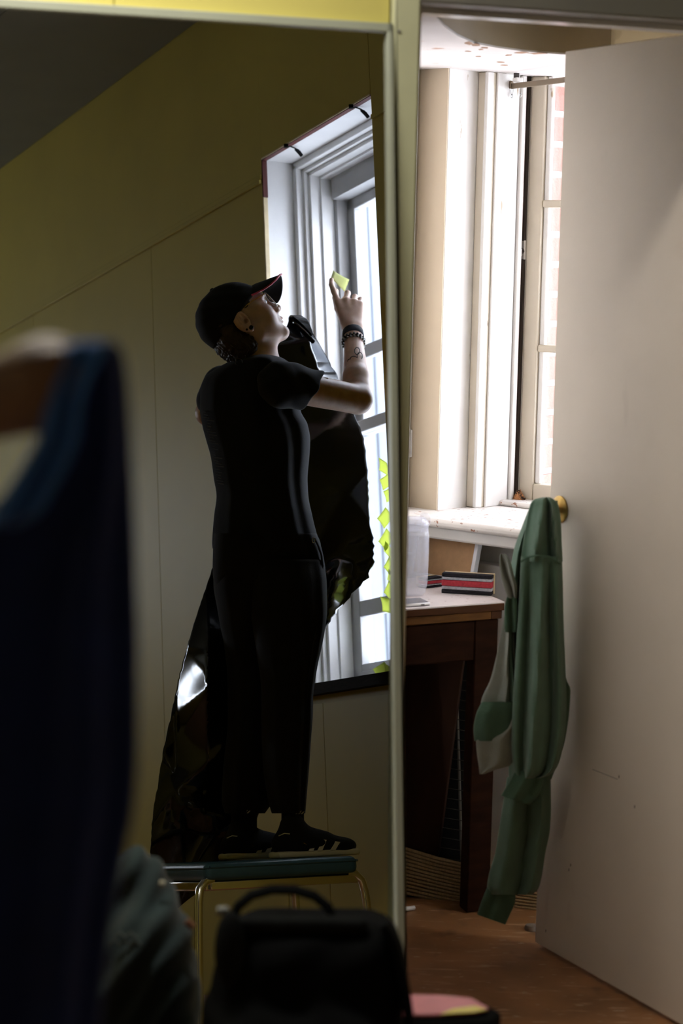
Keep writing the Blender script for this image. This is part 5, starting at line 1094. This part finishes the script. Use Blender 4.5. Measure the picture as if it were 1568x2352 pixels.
# ================================================================ sticky notes
def paper_mat(name, col):
    m = bpy.data.materials.new(name); m.use_nodes = True; N = m.node_tree.nodes; L = m.node_tree.links; N.remove(N['Principled BSDF'])
    d = N.new('ShaderNodeBsdfDiffuse'); t = N.new('ShaderNodeBsdfTranslucent'); mx = N.new('ShaderNodeMixShader'); mx.inputs[0].default_value = 0.6
    n = N.new('ShaderNodeTexNoise'); n.inputs['Scale'].default_value = 90; r = N.new('ShaderNodeValToRGB')
    r.color_ramp.elements[0].color = (*[c * 0.9 for c in col], 1); r.color_ramp.elements[1].color = (*col, 1)
    L.new(n.outputs['Fac'], r.inputs[0])
    for s_ in (d, t): L.new(r.outputs[0], s_.inputs[0])
    L.new(d.outputs[0], mx.inputs[1]); L.new(t.outputs[0], mx.inputs[2]); L.new(mx.outputs[0], N['Material Output'].inputs[0]); MATS[name] = m; return m
NOTE = paper_mat('yellow_green_paper', (0.74, 0.80, 0.30)); NOTE_BACKLIT = paper_mat('backlit_paper', (0.88, 0.90, 0.55))  # second paper is paler, its backlight mixed into the colour
def note(uc, vc, w, h, tilt, bend, b, label, n=7):
    c = plp(uc, vc, W(0, b, 1), LM); z_ = UP; x_ = -LH
    ca, sa = math.cos(tilt), math.sin(tilt); xx = x_ * ca + z_ * sa; zz = -x_ * sa + z_ * ca
    G = [[c + xx * (w * (i / (n - 1) - 0.5)) + zz * (h * (j / (n - 1) - 0.5)) + LM * (bend * ((j / (n - 1)) ** 2) + 0.5 * bend * (i / (n - 1) - 0.5) ** 2) for i in range(n)] for j in range(n)]
    solo('sticky_note', MB().grid(G), NOTE, label, 'sticky note', M_L, group='sticky notes along the window edge', solid=0.0003, angle=80)
ordn = ('topmost', 'second from top', 'third from top', 'fourth from top', 'fifth from top', 'sixth from top', 'seventh from top', 'eighth from top', 'ninth from top', 'tenth from top')
for i, (u, v, w, h, tl, bd_) in enumerate(((889, 1072, 0.050, 0.046, -0.5, 0.012), (893, 1107, 0.052, 0.040, 0.2, 0.006), (899, 1138, 0.036, 0.040, 0.1, 0.008), (893, 1190, 0.056, 0.044, 0.5, 0.012), (895, 1240, 0.058, 0.046, 0.6, 0.010), (899, 1264, 0.050, 0.040, -0.7, 0.008), (902, 1300, 0.044, 0.044, 0.7, 0.006), (905, 1326, 0.040, 0.040, -0.6, 0.006), (902, 1356, 0.044, 0.044, 0.8, 0.006), (898, 1390, 0.060, 0.052, -0.25, 0.014))):
    note(u - 5, v, w * 1.0, h * 0.86, tl, bd_, -0.13 - 0.003 * (i % 3), 'yellow-green sticky note on the window edge, ' + ordn[i] + ' of the column')
note(880, 1541, 0.066, 0.034, 0.25, 0.012, -0.09, 'yellow-green sticky note flat on the dark sill corner, larger of the two')
note(897, 1543, 0.046, 0.040, -0.4, 0.014, -0.085, 'curled yellow-green sticky note at the sill end by the mirror frame')
nq = [pl(765, 621, 5.895), pl(802, 642, 5.905), pl(791, 670, 5.900), pl(760, 637, 5.892)]
G = [[(np.array(nq[0]) * (1 - s_) + np.array(nq[1]) * s_) * (1 - t_) + (np.array(nq[3]) * (1 - s_) + np.array(nq[2]) * s_) * t_ + np.array([0, 0.006 * math.sin(s_ * 3.1), 0]) for s_ in np.linspace(0, 1, 7)] for t_ in np.linspace(0, 1, 6)]
solo('sticky_note', MB().grid(G), NOTE_BACKLIT, 'backlit pale yellow sticky note held up between finger and thumb', 'sticky note', M_L, solid=0.0003, angle=80)

# ================================================================ curtain brackets under the window head
def bracket(u0, v0, u1, v1, label):
    def ph_(u, v, z=Z1 - 0.012):
        q_ = _ray(RL, u, v); return np.array([0, 0, LEFT_H]) + q_ * (z - LEFT_H) / q_[2]
    a, b = ph_(u0, v0), ph_(u1, v1); t = thing('curtain_bracket', label, 'bracket', a, M_L, group='curtain brackets under the window head')
    part('arm', MB().tube([a, a * 0.7 + b * 0.3 + UP * 0.006, a * 0.35 + b * 0.65 + UP * 0.004, b], 0.0022, 6), BLK, t)
    part('base', MB().box(a + UP * 0.004, (0.014, 0.014, 0.012)), BLK, t, bevel=0.002)
    part('clip', MB().tube([a * 0.3 + b * 0.7, b - UP * 0.006, b + (b - a) * 0.22 - UP * 0.016], [0.003, 0.006, 0.0055], 8), BLK, t)
bracket(806, 248, 838, 256, 'black curtain bracket under the window head, nearer the mirror frame')
bracket(657, 338, 686, 345, 'black curtain bracket under the window head, at the maroon corner')
